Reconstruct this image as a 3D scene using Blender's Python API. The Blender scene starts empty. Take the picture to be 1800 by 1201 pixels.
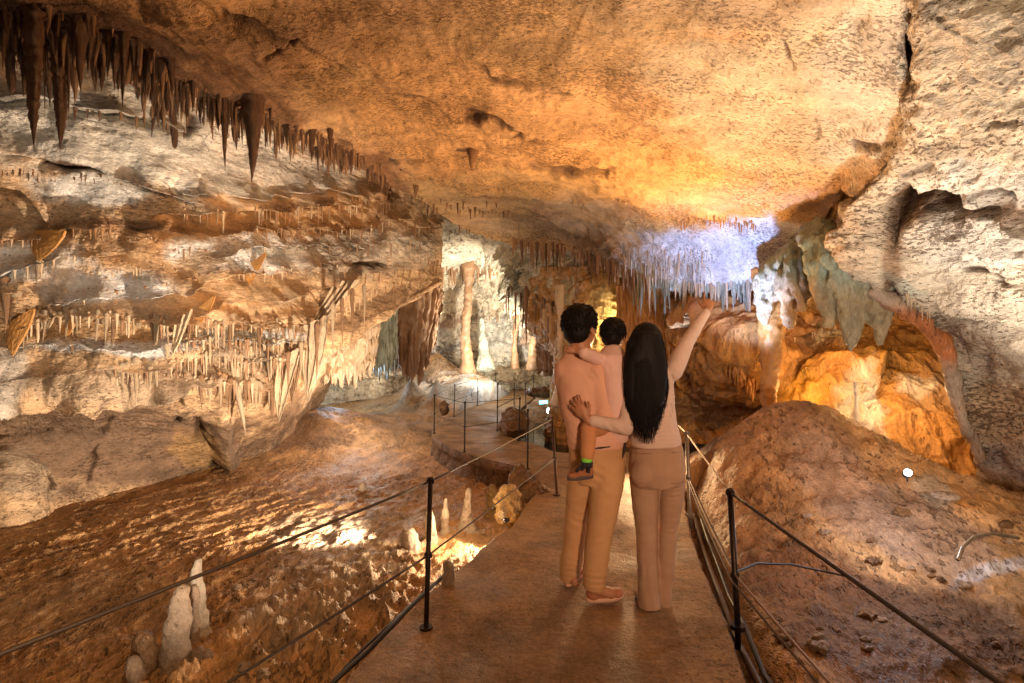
import bpy, bmesh, math, random
import numpy as np
from mathutils import Vector, Matrix
from mathutils.bvhtree import BVHTree

random.seed(7)
RS = np.random.RandomState(11)
F = 900.0; CZ = 1.52; HY = 612.0
scene = bpy.context.scene
COL = scene.collection

def P(px, py, d):
    """a point d metres ahead of the viewer in the direction the photograph shows at px, py"""
    return (d*(px-900.0)/F, d, CZ - d*(py-HY)/F)
def V(x, y, z): return (x, y, z)
def floor_pt(px, py, z=0.0):
    d = (CZ-z)*F/(py-HY)
    return (d*(px-900.0)/F, d, z)

# ---------------------------------------------------------------- noise
_perm = RS.permutation(256).astype(np.int64); _perm = np.concatenate([_perm, _perm, _perm])
_g = RS.normal(size=(256, 3)); _g /= np.linalg.norm(_g, axis=1)[:, None]
from concurrent.futures import ThreadPoolExecutor
_pool = ThreadPoolExecutor(4)
_gx, _gy, _gz = (np.ascontiguousarray(_g[:, k]).astype(np.float32) for k in range(3)); _perm = _perm.astype(np.int32)
def _perlin(p):
    i = np.floor(p); f = (p-i).astype(np.float32); i = i.astype(np.int32) & 255
    fx, fy, fz = f[:, 0], f[:, 1], f[:, 2]
    ux, uy, uz = (q*q*q*(q*(q*6-15)+10) for q in (fx, fy, fz))
    a0 = _perm[i[:, 0]]+i[:, 1]; a1 = _perm[i[:, 0]+1]+i[:, 1]; iz = i[:, 2]
    def gr(h, x, y, z):
        h = _perm[h] & 255
        return _gx[h]*x+_gy[h]*y+_gz[h]*z
    b00 = _perm[a0]+iz; b10 = _perm[a1]+iz; b01 = _perm[a0+1]+iz; b11 = _perm[a1+1]+iz
    r = []
    for k in (0, 1):
        z = fz-k
        p00 = gr(b00+k, fx, fy, z); p10 = gr(b10+k, fx-1, fy, z); p01 = gr(b01+k, fx, fy-1, z); p11 = gr(b11+k, fx-1, fy-1, z)
        p0 = p00+(p10-p00)*ux; p1 = p01+(p11-p01)*ux; r.append(p0+(p1-p0)*uy)
    return (r[0]+(r[1]-r[0])*uz)*1.6
def perlin(p):
    p = np.asarray(p, float); sh = p.shape[:-1]; q = p.reshape(-1, 3); n = len(q)
    if n < 20000: return _perlin(q).reshape(sh)
    parts = list(_pool.map(_perlin, [q[k:k+16384] for k in range(0, n, 16384)]))
    return np.concatenate(parts).reshape(sh)
def fbm(p, o=5, gain=.5, lac=2.03):
    s = 0; a = 1; q = np.asarray(p, float)
    for k in range(o):
        s = s + a*perlin(q+k*17.3); a *= gain; q = q*lac
    return s
def ridged(p, o=4, gain=.5):
    s = 0; a = 1; q = np.asarray(p, float)
    for k in range(o):
        s = s + a*(1-2*np.abs(perlin(q+k*9.1))); a *= gain; q = q*2.07
    return s/1.9
def sstep(a, b, x):
    t = np.clip((x-a)/(b-a), 0, 1); return t*t*(3-2*t)

# ---------------------------------------------------------------- objects
def link(o, parent=None):
    COL.objects.link(o)
    if parent is not None: o.parent = parent
    return o
def tag(o, label=None, cat=None, group=None, kind=None):
    if label: o['label'] = label
    if cat: o['category'] = cat
    if group: o['group'] = group
    if kind: o['kind'] = kind
    return o
def empty(name, loc=(0, 0, 0), rz=0):
    o = bpy.data.objects.new(name, None); o.location = loc; o.rotation_euler = (0, 0, rz); o.empty_display_size = .1
    return link(o)
def mesh_np(name, v, f, mat=None, col=None, smooth=True, parent=None):
    """v (N,3), f list/array of quads or tris"""
    me = bpy.data.meshes.new(name)
    v = np.asarray(v, np.float32)
    if isinstance(f, np.ndarray):
        n = f.shape[1]; nf = len(f)
        me.vertices.add(len(v)); me.vertices.foreach_set('co', v.ravel())
        me.loops.add(nf*n); me.loops.foreach_set('vertex_index', f.astype(np.int32).ravel())
        me.polygons.add(nf); me.polygons.foreach_set('loop_start', np.arange(0, nf*n, n, dtype=np.int32))
        me.update(calc_edges=True)
    else:
        me.from_pydata([tuple(map(float, a)) for a in v], [], [tuple(map(int, a)) for a in f]); me.update()
    if smooth: me.polygons.foreach_set('use_smooth', [True]*len(me.polygons))
    if col is not None:
        a = me.color_attributes.new('Col', 'FLOAT_COLOR', 'POINT')
        c = np.ones((len(v), 4), np.float32); c[:, :3] = col
        a.data.foreach_set('color', c.ravel())
    if mat: me.materials.append(mat)
    return link(bpy.data.objects.new(name, me), parent)

# ---------------------------------------------------------------- materials
def new_mat(name):
    m = bpy.data.materials.new(name); m.use_nodes = True
    nt = m.node_tree; b = nt.nodes['Principled BSDF']
    return m, nt, b
def plain(name, col, rough=.6, metal=0, spec=.5, bump=0, bscale=40, mott=0, mscale=6, emit=None):
    m, nt, b = new_mat(name); N = nt.nodes; L = nt.links
    b.inputs['Base Color'].default_value = (*col, 1); b.inputs['Roughness'].default_value = rough
    b.inputs['Metallic'].default_value = metal; b.inputs['Specular IOR Level'].default_value = spec
    tc = N.new('ShaderNodeTexCoord')
    if mott:
        n = N.new('ShaderNodeTexNoise'); n.inputs['Scale'].default_value = mscale; n.inputs['Detail'].default_value = 6
        L.new(tc.outputs['Object'], n.inputs['Vector'])
        r = N.new('ShaderNodeMapRange'); r.inputs[1].default_value = .3; r.inputs[2].default_value = .7
        r.inputs[3].default_value = 1-mott; r.inputs[4].default_value = 1+mott*.6
        L.new(n.outputs['Fac'], r.inputs[0])
        mx = N.new('ShaderNodeVectorMath'); mx.operation = 'SCALE'; mx.inputs[0].default_value = col
        L.new(r.outputs[0], mx.inputs['Scale']); L.new(mx.outputs[0], b.inputs['Base Color'])
    if bump:
        n = N.new('ShaderNodeTexNoise'); n.inputs['Scale'].default_value = bscale; n.inputs['Detail'].default_value = 5
        L.new(tc.outputs['Object'], n.inputs['Vector'])
        bp = N.new('ShaderNodeBump'); bp.inputs['Strength'].default_value = 1; bp.inputs['Distance'].default_value = bump
        L.new(n.outputs['Fac'], bp.inputs['Height']); L.new(bp.outputs[0], b.inputs['Normal'])
    if emit:
        b.inputs['Emission Color'].default_value = (*emit[:3], 1); b.inputs['Emission Strength'].default_value = emit[3]
    return m

def rock_mat(name, base=None, pit_scale=28, pit_thr=.60, pit_dark=.35, pit_col=(.10, .045, .018), stretch=(1, 1, 1), rot=(0, 0, 0),
             bump=.02, bscale=9, fine=.006, mottle=.35, rough=.62, spec=.35, crack=0., crack_scale=2.2):
    m, nt, b = new_mat(name); N = nt.nodes; L = nt.links
    tc = N.new('ShaderNodeTexCoord'); mp = N.new('ShaderNodeMapping')
    mp.inputs['Scale'].default_value = stretch; mp.inputs['Rotation'].default_value = rot
    L.new(tc.outputs['Object'], mp.inputs['Vector'])
    def noise(scale, detail=6, rough_=.6, vec=mp, dist=0):
        n = N.new('ShaderNodeTexNoise'); n.inputs['Scale'].default_value = scale; n.inputs['Detail'].default_value = detail
        n.inputs['Roughness'].default_value = rough_; n.inputs['Distortion'].default_value = dist
        L.new(vec.outputs[0], n.inputs['Vector']); return n.outputs['Fac']
    def mrange(x, a, b_, c, d, smooth=True):
        r = N.new('ShaderNodeMapRange'); r.interpolation_type = 'SMOOTHSTEP' if smooth else 'LINEAR'
        for i, q in enumerate((a, b_, c, d)): r.inputs[i+1].default_value = q
        L.new(x, r.inputs[0]); return r.outputs[0]
    def math_(op, x, y):
        q = N.new('ShaderNodeMath'); q.operation = op
        for i, s in enumerate((x, y)):
            if isinstance(s, (int, float)): q.inputs[i].default_value = s
            else: L.new(s, q.inputs[i])
        return q.outputs[0]
    if base is None:
        at = N.new('ShaderNodeAttribute'); at.attribute_name = 'Col'; csrc = at.outputs['Color']
    else:
        rg = N.new('ShaderNodeRGB'); rg.outputs[0].default_value = (*base, 1); csrc = rg.outputs[0]
    # mottling: grain patches of lighter and browner calcite
    mo = mrange(noise(3.1, 5, .7), .3, .72, 1-mottle, 1+mottle*.7)
    mo2 = mrange(noise(bscale*3.5, 2, .7), .3, .7, 1-mottle*.55, 1+mottle*.45)
    sc = N.new('ShaderNodeVectorMath'); sc.operation = 'SCALE'
    L.new(csrc, sc.inputs[0]); L.new(math_('MULTIPLY', mo, mo2), sc.inputs['Scale'])
    # pits: holes and cracks with their shade painted into the colour
    pn = noise(pit_scale, 2, .6); dens = noise(1.3, 2, .5)
    thr = math_('ADD', pn, math_('MULTIPLY', math_('SUBTRACT', dens, .5), .55))
    pit = mrange(thr, pit_thr, pit_thr+.07, 0, 1)
    if crack:
        vo = N.new('ShaderNodeTexVoronoi'); vo.feature = 'DISTANCE_TO_EDGE'; vo.inputs['Scale'].default_value = crack_scale
        wv = N.new('ShaderNodeVectorMath'); wv.operation = 'ADD'
        wn = N.new('ShaderNodeTexNoise'); wn.inputs['Scale'].default_value = 3.5; wn.inputs['Detail'].default_value = 3
        L.new(mp.outputs[0], wn.inputs['Vector'])
        ws = N.new('ShaderNodeVectorMath'); ws.operation = 'SCALE'; ws.inputs['Scale'].default_value = .3
        L.new(wn.outputs['Color'], ws.inputs[0]); L.new(mp.outputs[0], wv.inputs[0]); L.new(ws.outputs[0], wv.inputs[1])
        L.new(wv.outputs[0], vo.inputs['Vector'])
        ck = math_('MULTIPLY', mrange(vo.outputs['Distance'], 0, .012, 1, 0), mrange(dens, .52, .60, 0, crack))
        pit = math_('MAXIMUM', pit, ck)
    mix = N.new('ShaderNodeMix'); mix.data_type = 'RGBA'
    L.new(math_('MULTIPLY', pit, pit_dark), mix.inputs[0]); L.new(sc.outputs[0], mix.inputs[6]); mix.inputs[7].default_value = (*pit_col, 1)
    L.new(mix.outputs[2], b.inputs['Base Color'])
    h = math_('ADD', math_('MULTIPLY', noise(bscale, 4, .62), bump*2), math_('MULTIPLY', noise(bscale*9, 2, .6), fine*2))
    h = math_('SUBTRACT', h, math_('MULTIPLY', pit, bump*.9))
    bp = N.new('ShaderNodeBump'); bp.inputs['Strength'].default_value = 1; bp.inputs['Distance'].default_value = 1
    L.new(h, bp.inputs['Height']); L.new(bp.outputs[0], b.inputs['Normal'])
    L.new(mrange(dens, .35, .65, rough-.15, rough+.15), b.inputs['Roughness'])
    b.inputs['Specular IOR Level'].default_value = spec
    return m

# ---------------------------------------------------------------- curved rock sheets
def crom(G, n, axis):
    """Catmull-Rom resampling of control grid along an axis to n samples"""
    G = np.moveaxis(np.asarray(G, float), axis, 0); K = len(G)
    t = np.linspace(0, K-1, n); i = np.minimum(t.astype(int), K-2); f = (t-i)[(...,)+(None,)*(G.ndim-1)]
    p1 = G[i]; p2 = G[i+1]; p0 = np.where((i > 0).reshape((-1,)+(1,)*(G.ndim-1)), G[np.maximum(i-1, 0)], 2*p1-p2)
    p3 = np.where((i < K-2).reshape((-1,)+(1,)*(G.ndim-1)), G[np.minimum(i+2, K-1)], 2*p2-p1)
    r = .5*((2*p1)+(-p0+p2)*f+(2*p0-5*p1+4*p2-p3)*f*f+(-p0+3*p1-3*p2+p3)*f*f*f)
    return np.moveaxis(r, 0, axis)
def seg_dist(x, y, pts):
    """distance to polyline (px units), signed: positive above (smaller y) for left-to-right lines; also param"""
    best = np.full(x.shape, 1e9); sgn = np.ones(x.shape); tt = np.zeros(x.shape)
    n = len(pts)-1
    for k in range(n):
        ax, ay = pts[k]; bx, by = pts[k+1]; dx, dy = bx-ax, by-ay; L2 = dx*dx+dy*dy+1e-9
        t = np.clip(((x-ax)*dx+(y-ay)*dy)/L2, 0, 1)
        d = np.hypot(x-ax-t*dx, y-ay-t*dy); m = d < best
        best = np.where(m, d, best); sgn = np.where(m, np.where(dx*(y-ay)-dy*(x-ax) < 0, 1., -1.), sgn); tt = np.where(m, (k+t)/n, tt)
    return best, sgn, tt
def proj(v):
    d = np.maximum(v[:, 1], .3)
    return 900+F*v[:, 0]/d, HY+F*(CZ-v[:, 2])/d
def grid_normals(G):
    du = np.gradient(G, axis=1); dv = np.gradient(G, axis=0)
    n = np.cross(du, dv); n /= np.linalg.norm(n, axis=2)[..., None]+1e-9
    return n
BVH = {}
def sheet(key, name, rows, nu, nv, disp, colour, mat, feats=(), toward=(0, 2.0, 1.4), label=None, cat=None, kind='structure', relief=1.0, warp=7.0, colour2=None):
    G = crom(crom(np.array(rows, float), nv, 0), nu, 1)
    n = grid_normals(G)
    c = np.array(toward) - G
    flip = np.sign(np.sum(n*c, axis=2)); s = 1.0 if flip.sum() > 0 else -1.0
    n = n*s
    v = G.reshape(-1, 3); nn = n.reshape(-1, 3)
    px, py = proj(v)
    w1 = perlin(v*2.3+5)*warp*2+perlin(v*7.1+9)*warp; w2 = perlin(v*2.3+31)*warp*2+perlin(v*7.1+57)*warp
    wx, wy = px+w1, py+w2
    d = disp(v, px, py)
    front = v[:, 1] > .5
    darkm = np.zeros(len(v)); N33 = perlin(v*3.3+3); N5 = perlin(v*5); N22 = perlin(v*2.2+8)
    for ft in feats:
        if ft[0] == 'ledge':
            _, pts, amp, up, dn = ft; a = np.array(pts)
            ds, sg, tt = seg_dist(wx, wy, pts)
            mod = .75+.5*N33
            e = np.clip(np.minimum(tt, 1-tt)*6, 0, 1)**.5 if len(ft) < 6 else 1
            d = d + np.where(front, amp*mod*e*np.where(sg > 0, np.exp(-ds/up), -.6*np.exp(-ds/dn)), 0)
        elif ft[0] == 'crack':
            _, pts, amp, w = ft
            ds, sg, tt = seg_dist(wx, wy, pts)
            m = np.exp(-(ds/(w*(1+.7*N5)+1e-3))**2)*np.clip(.6+1.2*N22, 0, 1)*front
            d = d - amp*m; darkm = np.maximum(darkm, np.clip(m*1.15, 0, .92))
        elif ft[0] == 'bump':
            _, bx, by, rx, ry, amp = ft
            d = d + amp*np.exp(-((wx-bx)/rx)**2-((wy-by)/ry)**2)*front
        elif ft[0] == 'ridge':
            _, pts, amp, w = ft
            ds, sg, tt = seg_dist(wx, wy, pts)
            d = d + amp*np.exp(-(ds/w)**2)*front
    v2 = v + nn*(d*relief)[:, None]
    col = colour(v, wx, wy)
    col = col*(1-darkm[:, None]) + np.array((.09, .045, .02))*darkm[:, None]  # shade inside the carved cracks painted into the vertex colour
    idx = np.arange(nu*nv).reshape(nv, nu)
    q = np.stack([idx[:-1, :-1], idx[1:, :-1], idx[1:, 1:], idx[:-1, 1:]], -1).reshape(-1, 4)
    if s < 0: q = q[:, ::-1]
    q = q[:, ::-1]
    o = mesh_np(name, v2, np.ascontiguousarray(q), mat, np.clip(col, .01, .95))
    tag(o, label, cat, kind=kind)
    st = 2
    BVH[key] = (v2, q)
    return o
_trees = {}
def tree(name):
    if name not in _trees:
        v, q = BVH[name]
        _trees[name] = BVHTree.FromPolygons([tuple(a) for a in v.tolist()], [tuple(a) for a in q.tolist()])
    return _trees[name]
def hit(px, py, names):
    """first real surface met in the direction px, py; returns point, normal, name"""
    d = Vector(((px-900)/F, 1, -(py-HY)/F)); L = d.length; d.normalize(); best = None
    for n in names:
        r = tree(n).ray_cast(Vector((0, 0, CZ)), d, 40)
        if r[0] is not None and (best is None or r[3] < best[3]): best = (r[0], r[1], n, r[3])
    return best
def blobs(base, specs, soft=1.0):
    base = np.array(base, float)
    def f(v, x, y):
        n1 = fbm(v*1.7+3, 4); n2 = fbm(v*6+11, 3)
        c = np.repeat(base[None], len(v), 0)
        for sp in specs:
            bx, by, rx, ry, ang, col, st = sp
            ca, sa = math.cos(math.radians(ang)), math.sin(math.radians(ang))
            u = ((x-bx)*ca+(y-by)*sa)/rx; w = (-(x-bx)*sa+(y-by)*ca)/ry
            r = np.sqrt(u*u+w*w)+.28*n1+.16*n2
            m = (1-sstep(.65, 1.2, r))*st
            c = c*(1-m[:, None])+np.array(col)*m[:, None]
        return c*(1+.10*n1+.08*n2)[:, None]
    return f
# ================================================================ the cave itself
WHITE = (.66, .60, .50); CREAM = (.60, .47, .32); OCHRE = (.50, .30, .13); BROWN = (.30, .16, .075); DARKB = (.12, .055, .025); GREYB = (.42, .34, .27)
TAN = (.52, .38, .24)
M_ceil = rock_mat('ceiling_limestone', pit_scale=40, pit_thr=.57, pit_dark=.55, bump=.018, bscale=13, fine=.006, mottle=.28, stretch=(.7, 1.35, 1), rot=(0, 0, -.35), crack=.5, crack_scale=.6)
M_right = rock_mat('right_limestone', pit_scale=30, pit_thr=.57, pit_dark=.7, bump=.030, bscale=11, fine=.008, mottle=.32, stretch=(.7, .8, 1.9), rot=(.15, .35, 0), crack=.6, crack_scale=.9)
M_left = rock_mat('left_limestone', pit_scale=24, pit_thr=.62, pit_dark=.45, bump=.024, bscale=9, fine=.008, mottle=.34, stretch=(.8, .8, 1.8), rot=(0, .2, 0), crack=.9, crack_scale=1.1)
M_flow = rock_mat('flowstone', pit_scale=11, pit_thr=.66, pit_dark=.4, bump=.016, bscale=10, fine=.004, mottle=.32, stretch=(1.6, 1.6, .45), rough=.42, spec=.5)
M_far = rock_mat('far_flowstone', pit_scale=8, pit_thr=.62, pit_dark=.5, bump=.05, bscale=4.5, fine=.02, mottle=.3, stretch=(1, 1, .8), rough=.5, crack=.8, crack_scale=.6)

# ---- ceiling: from over the path to the rim with the hanging stalactites
ceil_rows = [
 [V(-7,-5,3.4), V(-5,-5,3.5), V(-3.5,-5,3.5), V(-2,-5,3.5), V(-1,-5,3.5), V(0,-5,3.5), V(1,-5,3.5), V(1.6,-5,3.4), V(2,-5,3.3), V(2.3,-5,3.2), V(2.6,-5,3.1), V(2.8,-5,3.05)],
 [V(-6,.4,3.6), V(-4,.4,3.75), V(-2.6,.6,3.8), V(-1.6,.7,3.8), V(-.9,.7,3.75), V(0,.7,3.7), V(.7,.7,3.7), V(1.1,.7,3.6), V(1.4,.7,3.5), V(1.6,.7,3.4), V(1.8,.7,3.3), V(1.95,.7,3.25)],
 [P(-500,-200,2.4), P(-80,-60,2.95), P(200,-60,3.1), P(450,-60,3.1), P(700,-60,3.05), P(900,-60,2.98), P(1080,-60,2.92), P(1250,-60,2.82), P(1420,-60,2.72), P(1520,-60,2.66), P(1600,-60,2.62), P(1660,-60,2.68)],
 [P(-500,-180,2.5), P(-40,0,3.15), P(200,20,3.45), P(430,80,3.9), P(690,130,4.35), P(870,170,4.75), P(1040,190,4.7), P(1200,210,4.5), P(1370,215,4.2), P(1490,205,3.9), P(1590,190,3.5), P(1660,190,3.55)],
 [P(-500,-160,2.6), P(-30,35,3.3), P(205,65,3.7), P(420,140,4.4), P(680,215,5.5), P(860,290,6.6), P(1020,310,6.6), P(1180,340,6.0), P(1350,345,5.3), P(1470,320,4.75), P(1560,310,4.15), P(1630,320,4.3)],
 [P(-500,-140,2.7), P(-20,75,3.4), P(205,105,3.9), P(400,190,4.9), P(650,300,6.8), P(850,392,9.3), P(1000,400,9.3), P(1130,425,7.6), P(1310,425,6.3), P(1450,390,5.6), P(1540,400,4.9), P(1620,410,4.9)],
 [P(-500,-140,2.9), P(-20,60,3.6), P(210,80,4.1), P(410,160,5.1), P(660,280,7.1), P(845,410,9.9), P(1010,440,9.6), P(1130,500,8.0), P(1325,500,6.7), P(1460,460,6.0), P(1560,480,5.4), P(1640,480,5.4)],
 [P(-500,-300,3.1), P(-20,-60,3.8), P(215,-20,4.4), P(420,50,5.4), P(670,180,7.5), P(845,300,10.4), P(1010,330,10.1), P(1120,400,8.5), P(1330,380,7.2), P(1465,340,6.6), P(1570,360,6.0), P(1650,360,5.9)],
]
def ceil_disp(v, x, y):
    big = .10*fbm(v*.9+2, 3); mid = .028*fbm(v*(3.1, 2.0, 3.1), 5, .55); r = .018*ridged(v*(6, 4.5, 6)+4, 4)
    near = sstep(900, 250, x)
    rim = .05*near*ridged(v*(2.2, 1.5, 2)+9, 4)
    return big*.6+mid+r+rim
ceil_feats = [
 ('ledge', [(250,30),(380,20),(480,60),(560,100),(600,118)], .10, 60, 12),
 ('crack', [(395,10),(440,35),(520,70),(585,110)], .06, 5),
 ('crack', [(470,100),(520,65)], .05, 5),
 ('crack', [(700,0),(770,60),(860,130),(1000,160)], .02, 3),
 ('crack', [(625,125),(720,165),(800,205),(880,215),(1000,260)], .025, 3),
 ('crack', [(815,210),(850,205),(875,218)], .05, 9),
 ('crack', [(930,285),(980,300),(1060,295)], .05, 9),
 ('ledge', [(700,310),(780,318),(830,330),(900,335),(960,345),(1040,338),(1130,360)], .10, 40, 10),
 ('ledge', [(900,300),(990,282),(1060,302),(1130,320)], .07, 30, 8),
 ('ledge', [(1190,390),(1250,378),(1330,385),(1400,380)], .08, 30, 10),
 ('ledge', [(600,235),(650,262),(720,290),(800,300)], .12, 40, 12),
 ('ledge', [(940,375),(1000,395),(1050,418),(1090,450)], .16, 25, 10),
 ('crack', [(1615,0),(1622,80),(1618,160),(1625,220),(1608,280),(1590,330),(1575,400)], .14, 13),
 ('crack', [(1500,60),(1530,30),(1590,15),(1640,20)], .10, 9),
 ('crack', [(1540,50),(1600,48)], .08, 6),
 ('crack', [(1505,258),(1545,262),(1570,255),(1600,280)], .08, 6),
 ('crack', [(1540,305),(1590,308)], .06, 5),
 ('crack', [(1380,60),(1400,120),(1440,250)], .02, 4),
 ('ledge', [(1455,405),(1462,370),(1480,325)], .15, 22, 12),
 ('ledge', [(1480,322),(1520,340),(1555,365)], .15, 22, 10),
 ('crack', [(1480,320),(1520,345),(1560,375)], .12, 9),
]
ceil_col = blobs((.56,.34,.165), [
 (250,60,420,90,20, (.34,.20,.10), .9), (700,20,360,60,0,(.40,.25,.13),.8), (1300,20,400,50,0,(.46,.34,.22),.7), (520,70,160,50,20,(.34,.21,.11),.7), (650,180,130,60,20,(.55,.40,.22),.6),  # wide top blobs paint the light falling off towards edge and corner
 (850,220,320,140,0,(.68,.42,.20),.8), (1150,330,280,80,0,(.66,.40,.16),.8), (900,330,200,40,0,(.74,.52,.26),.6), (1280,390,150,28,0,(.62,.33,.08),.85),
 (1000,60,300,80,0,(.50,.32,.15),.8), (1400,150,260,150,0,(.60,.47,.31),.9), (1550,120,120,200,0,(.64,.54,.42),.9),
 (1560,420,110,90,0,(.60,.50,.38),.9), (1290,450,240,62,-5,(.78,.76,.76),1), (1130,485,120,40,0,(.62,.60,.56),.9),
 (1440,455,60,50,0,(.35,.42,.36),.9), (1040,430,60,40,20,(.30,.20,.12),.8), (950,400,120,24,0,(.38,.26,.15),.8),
 (640,300,90,60,30,(.26,.13,.06),.9), (430,170,140,40,30,(.22,.11,.05),.9), (120,55,260,66,16,(.12,.06,.03),1), (300,140,120,36,25,(.13,.065,.03),1),  # near-black rim blobs paint the shade among the hanging cluster
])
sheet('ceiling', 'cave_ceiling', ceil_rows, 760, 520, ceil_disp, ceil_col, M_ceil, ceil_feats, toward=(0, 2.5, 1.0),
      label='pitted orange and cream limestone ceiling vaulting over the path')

# ---- left wall: stepped bands of pale rock coming down from the recess behind the rim
LX = [-420, -160, 0, 100, 200, 300, 400, 500, 600, 700, 775]
def lrow(ys, ds): return [P(x, y, d) for x, y, d in zip(LX, ys, ds)]
left_rows = [
 lrow([-260, -90, -30, -20, 10, 60, 110, 160, 200, 270, 350], [3.6, 4.2, 4.5, 4.7, 4.9, 5.2, 5.7, 6.4, 7.1, 8.2, 9.7]),
 lrow([-120, 20, 90, 100, 130, 170, 215, 245, 280, 330, 385], [3.7, 4.3, 4.6, 4.8, 5.0, 5.3, 5.8, 6.5, 7.2, 8.27, 9.7]),
 lrow([0, 130, 190, 200, 215, 240, 265, 285, 305, 345, 395], [3.8, 4.4, 4.7, 4.9, 5.1, 5.4, 5.9, 6.6, 7.3, 8.34, 9.7]),
 lrow([120, 210, 262, 285, 305, 325, 338, 345, 350, 368, 402], [3.9, 4.5, 4.8, 5.0, 5.2, 5.5, 6.0, 6.7, 7.4, 8.41, 9.7]),
 lrow([230, 310, 350, 370, 385, 392, 398, 400, 400, 405, 415], [4.0, 4.6, 4.9, 5.1, 5.3, 5.6, 6.1, 6.8, 7.5, 8.48, 9.7]),
 lrow([330, 400, 430, 440, 445, 448, 450, 448, 445, 443, 440], [4.1, 4.7, 5.0, 5.2, 5.4, 5.7, 6.2, 6.9, 7.6, 8.55, 9.7]),
 lrow([430, 490, 510, 510, 510, 508, 505, 495, 490, 480, 465], [4.2, 4.8, 5.1, 5.3, 5.5, 5.8, 6.3, 7.0, 7.7, 8.62, 9.7]),
 lrow([520, 570, 575, 570, 565, 562, 560, 545, 530, 510, 488], [4.3, 4.9, 5.2, 5.4, 5.6, 5.9, 6.4, 7.1, 7.8, 8.69, 9.7]),
 lrow([620, 650, 650, 645, 640, 635, 625, 605, 575, 530, 492], [4.4, 5.0, 5.3, 5.5, 5.7, 6.0, 6.5, 7.2, 7.9, 8.76, 9.7]),
 lrow([720, 715, 700, 695, 692, 690, 690, 680, 610, 540, 494], [4.5, 5.1, 5.4, 5.6, 5.8, 6.1, 6.6, 7.3, 8.0, 8.83, 9.7]),
 lrow([800, 770, 745, 735, 728, 722, 712, 700, 600, 525, 480], [5.0,5.5,5.9,6.0,6.2,6.5,6.9,7.6,8.6,9.6,11.5]),
 lrow([900, 860, 825, 815, 800, 785, 770, 735, 590, 500, 460], [4.9,5.4,5.8,6.1,6.5,7.0,7.5,8.2,9.6,11.2,13.5]),
 lrow([1050,980, 930, 905, 880, 850, 825, 775, 600, 480, 440], [4.6,5.1,5.4,5.9,6.5,7.3,8.2,8.9,11.0,13.0,16.0]),
 lrow([1250,1150,1050,1000,960,920, 880, 820, 640, 470, 420], [4.6,5.1,5.4,5.9,6.5,7.3,8.2,9.3,12.5,15.0,19.0]),
]
def left_disp(v, x, y):
    q = v*(.55, .55, 1.6)
    strat = .06*fbm(q*1.2+7, 3)
    r = .026*ridged(v*(1.0, 1.0, 3.0)+3, 5, .5)
    mid = .02*fbm(v*4.2, 5, .55)
    zone = sstep(330, 380, y)*(1-sstep(660, 720, y))
    flute = zone*.02*ridged(v*(7.5, 7.5, 1.3)+fbm(v*1.5, 2)[:, None]*.8, 3)
    return strat+r*(.5+.6*zone)+mid+flute
left_feats = [
 ('ledge', [(-100,170),(60,170),(120,187),(210,202),(270,215),(332,232)], .16, 60, 10),
 ('crack', [(332,232),(345,200),(330,178)], .10, 9), ('ledge', [(250,140),(300,160),(380,190),(430,215)], .1, 40, 8),
 ('ledge', [(-60,235),(0,262),(78,290),(175,301),(253,325),(330,352)], .18, 60, 10),
 ('crack', [(78,290),(120,298),(175,301)], .10, 9),
 ('ledge', [(-60,290),(0,317),(40,335),(66,362),(90,385)], .14, 40, 9),
 ('ledge', [(300,330),(352,345),(420,350),(520,340),(600,340),(660,350)], .09, 30, 8),
 ('ledge', [(260,375),(330,365),(400,372),(470,368),(560,365),(640,352),(700,345)], .17, 28, 12),
 ('ledge', [(200,395),(300,400),(420,400),(500,402),(580,400),(700,392),(790,395)], .15, 22, 12),
 ('ledge', [(-100,400),(0,418),(70,412),(128,404),(200,402),(290,412),(360,400)], .18, 30, 14),
 ('crack', [(100,405),(160,402),(220,400),(300,392)], .12, 12),
 ('ledge', [(300,455),(380,440),(450,430),(560,425),(650,428),(760,420)], .12, 20, 10),
 ('ledge', [(-60,480),(0,485),(60,470),(120,450),(200,440),(300,455)], .10, 25, 10),
 ('crack', [(560,466),(640,462),(690,463)], .12, 6),
 ('ledge', [(-60,500),(60,505),(140,512),(220,512),(300,500),(380,480),(470,470),(560,468),(700,464)], .20, 28, 12),
 ('ledge', [(100,530),(180,540),(280,548),(380,530),(470,520),(560,500),(640,490)], .16, 20, 14),
 ('ledge', [(-100,560),(0,560),(60,552),(120,548),(200,552),(280,556),(350,566),(430,562),(510,565),(560,545)], .26, 40, 16),
 ('ledge', [(-60,600),(80,600),(200,606),(300,600),(360,596),(440,600),(530,598)], .16, 14, 10),
 ('ledge', [(-60,640),(60,650),(160,645),(240,640),(330,628),(420,634),(500,628),(560,605)], .18, 24, 14),
 ('ledge', [(-100,688),(0,690),(100,694),(200,690),(260,688),(340,668),(420,675),(490,680)], .20, 24, 14),
 ('crack', [(0,762),(50,764),(90,760)], .12, 6), ('crack', [(195,745),(185,755),(175,762)], .10, 6), ('crack', [(175,790),(165,815),(152,840)], .03, 3),
 ('crack', [(345,740),(350,755),(362,775),(372,800),(378,822)], .25, 8), ('crack', [(315,680),(318,705)], .15, 6),
 ('crack', [(310,740),(312,752)], .10, 6),
 ('bump', 395, 790, 18, 60, .30), ('bump', 20, 860, 60, 90, .35),
 ('crack', [(60,905),(75,890),(80,850)], .06, 6),
]
left_feats = [((f[0], f[1], f[2]*1.55)+tuple(f[3:])) if f[0] == 'ledge' else f for f in left_feats]
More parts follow.
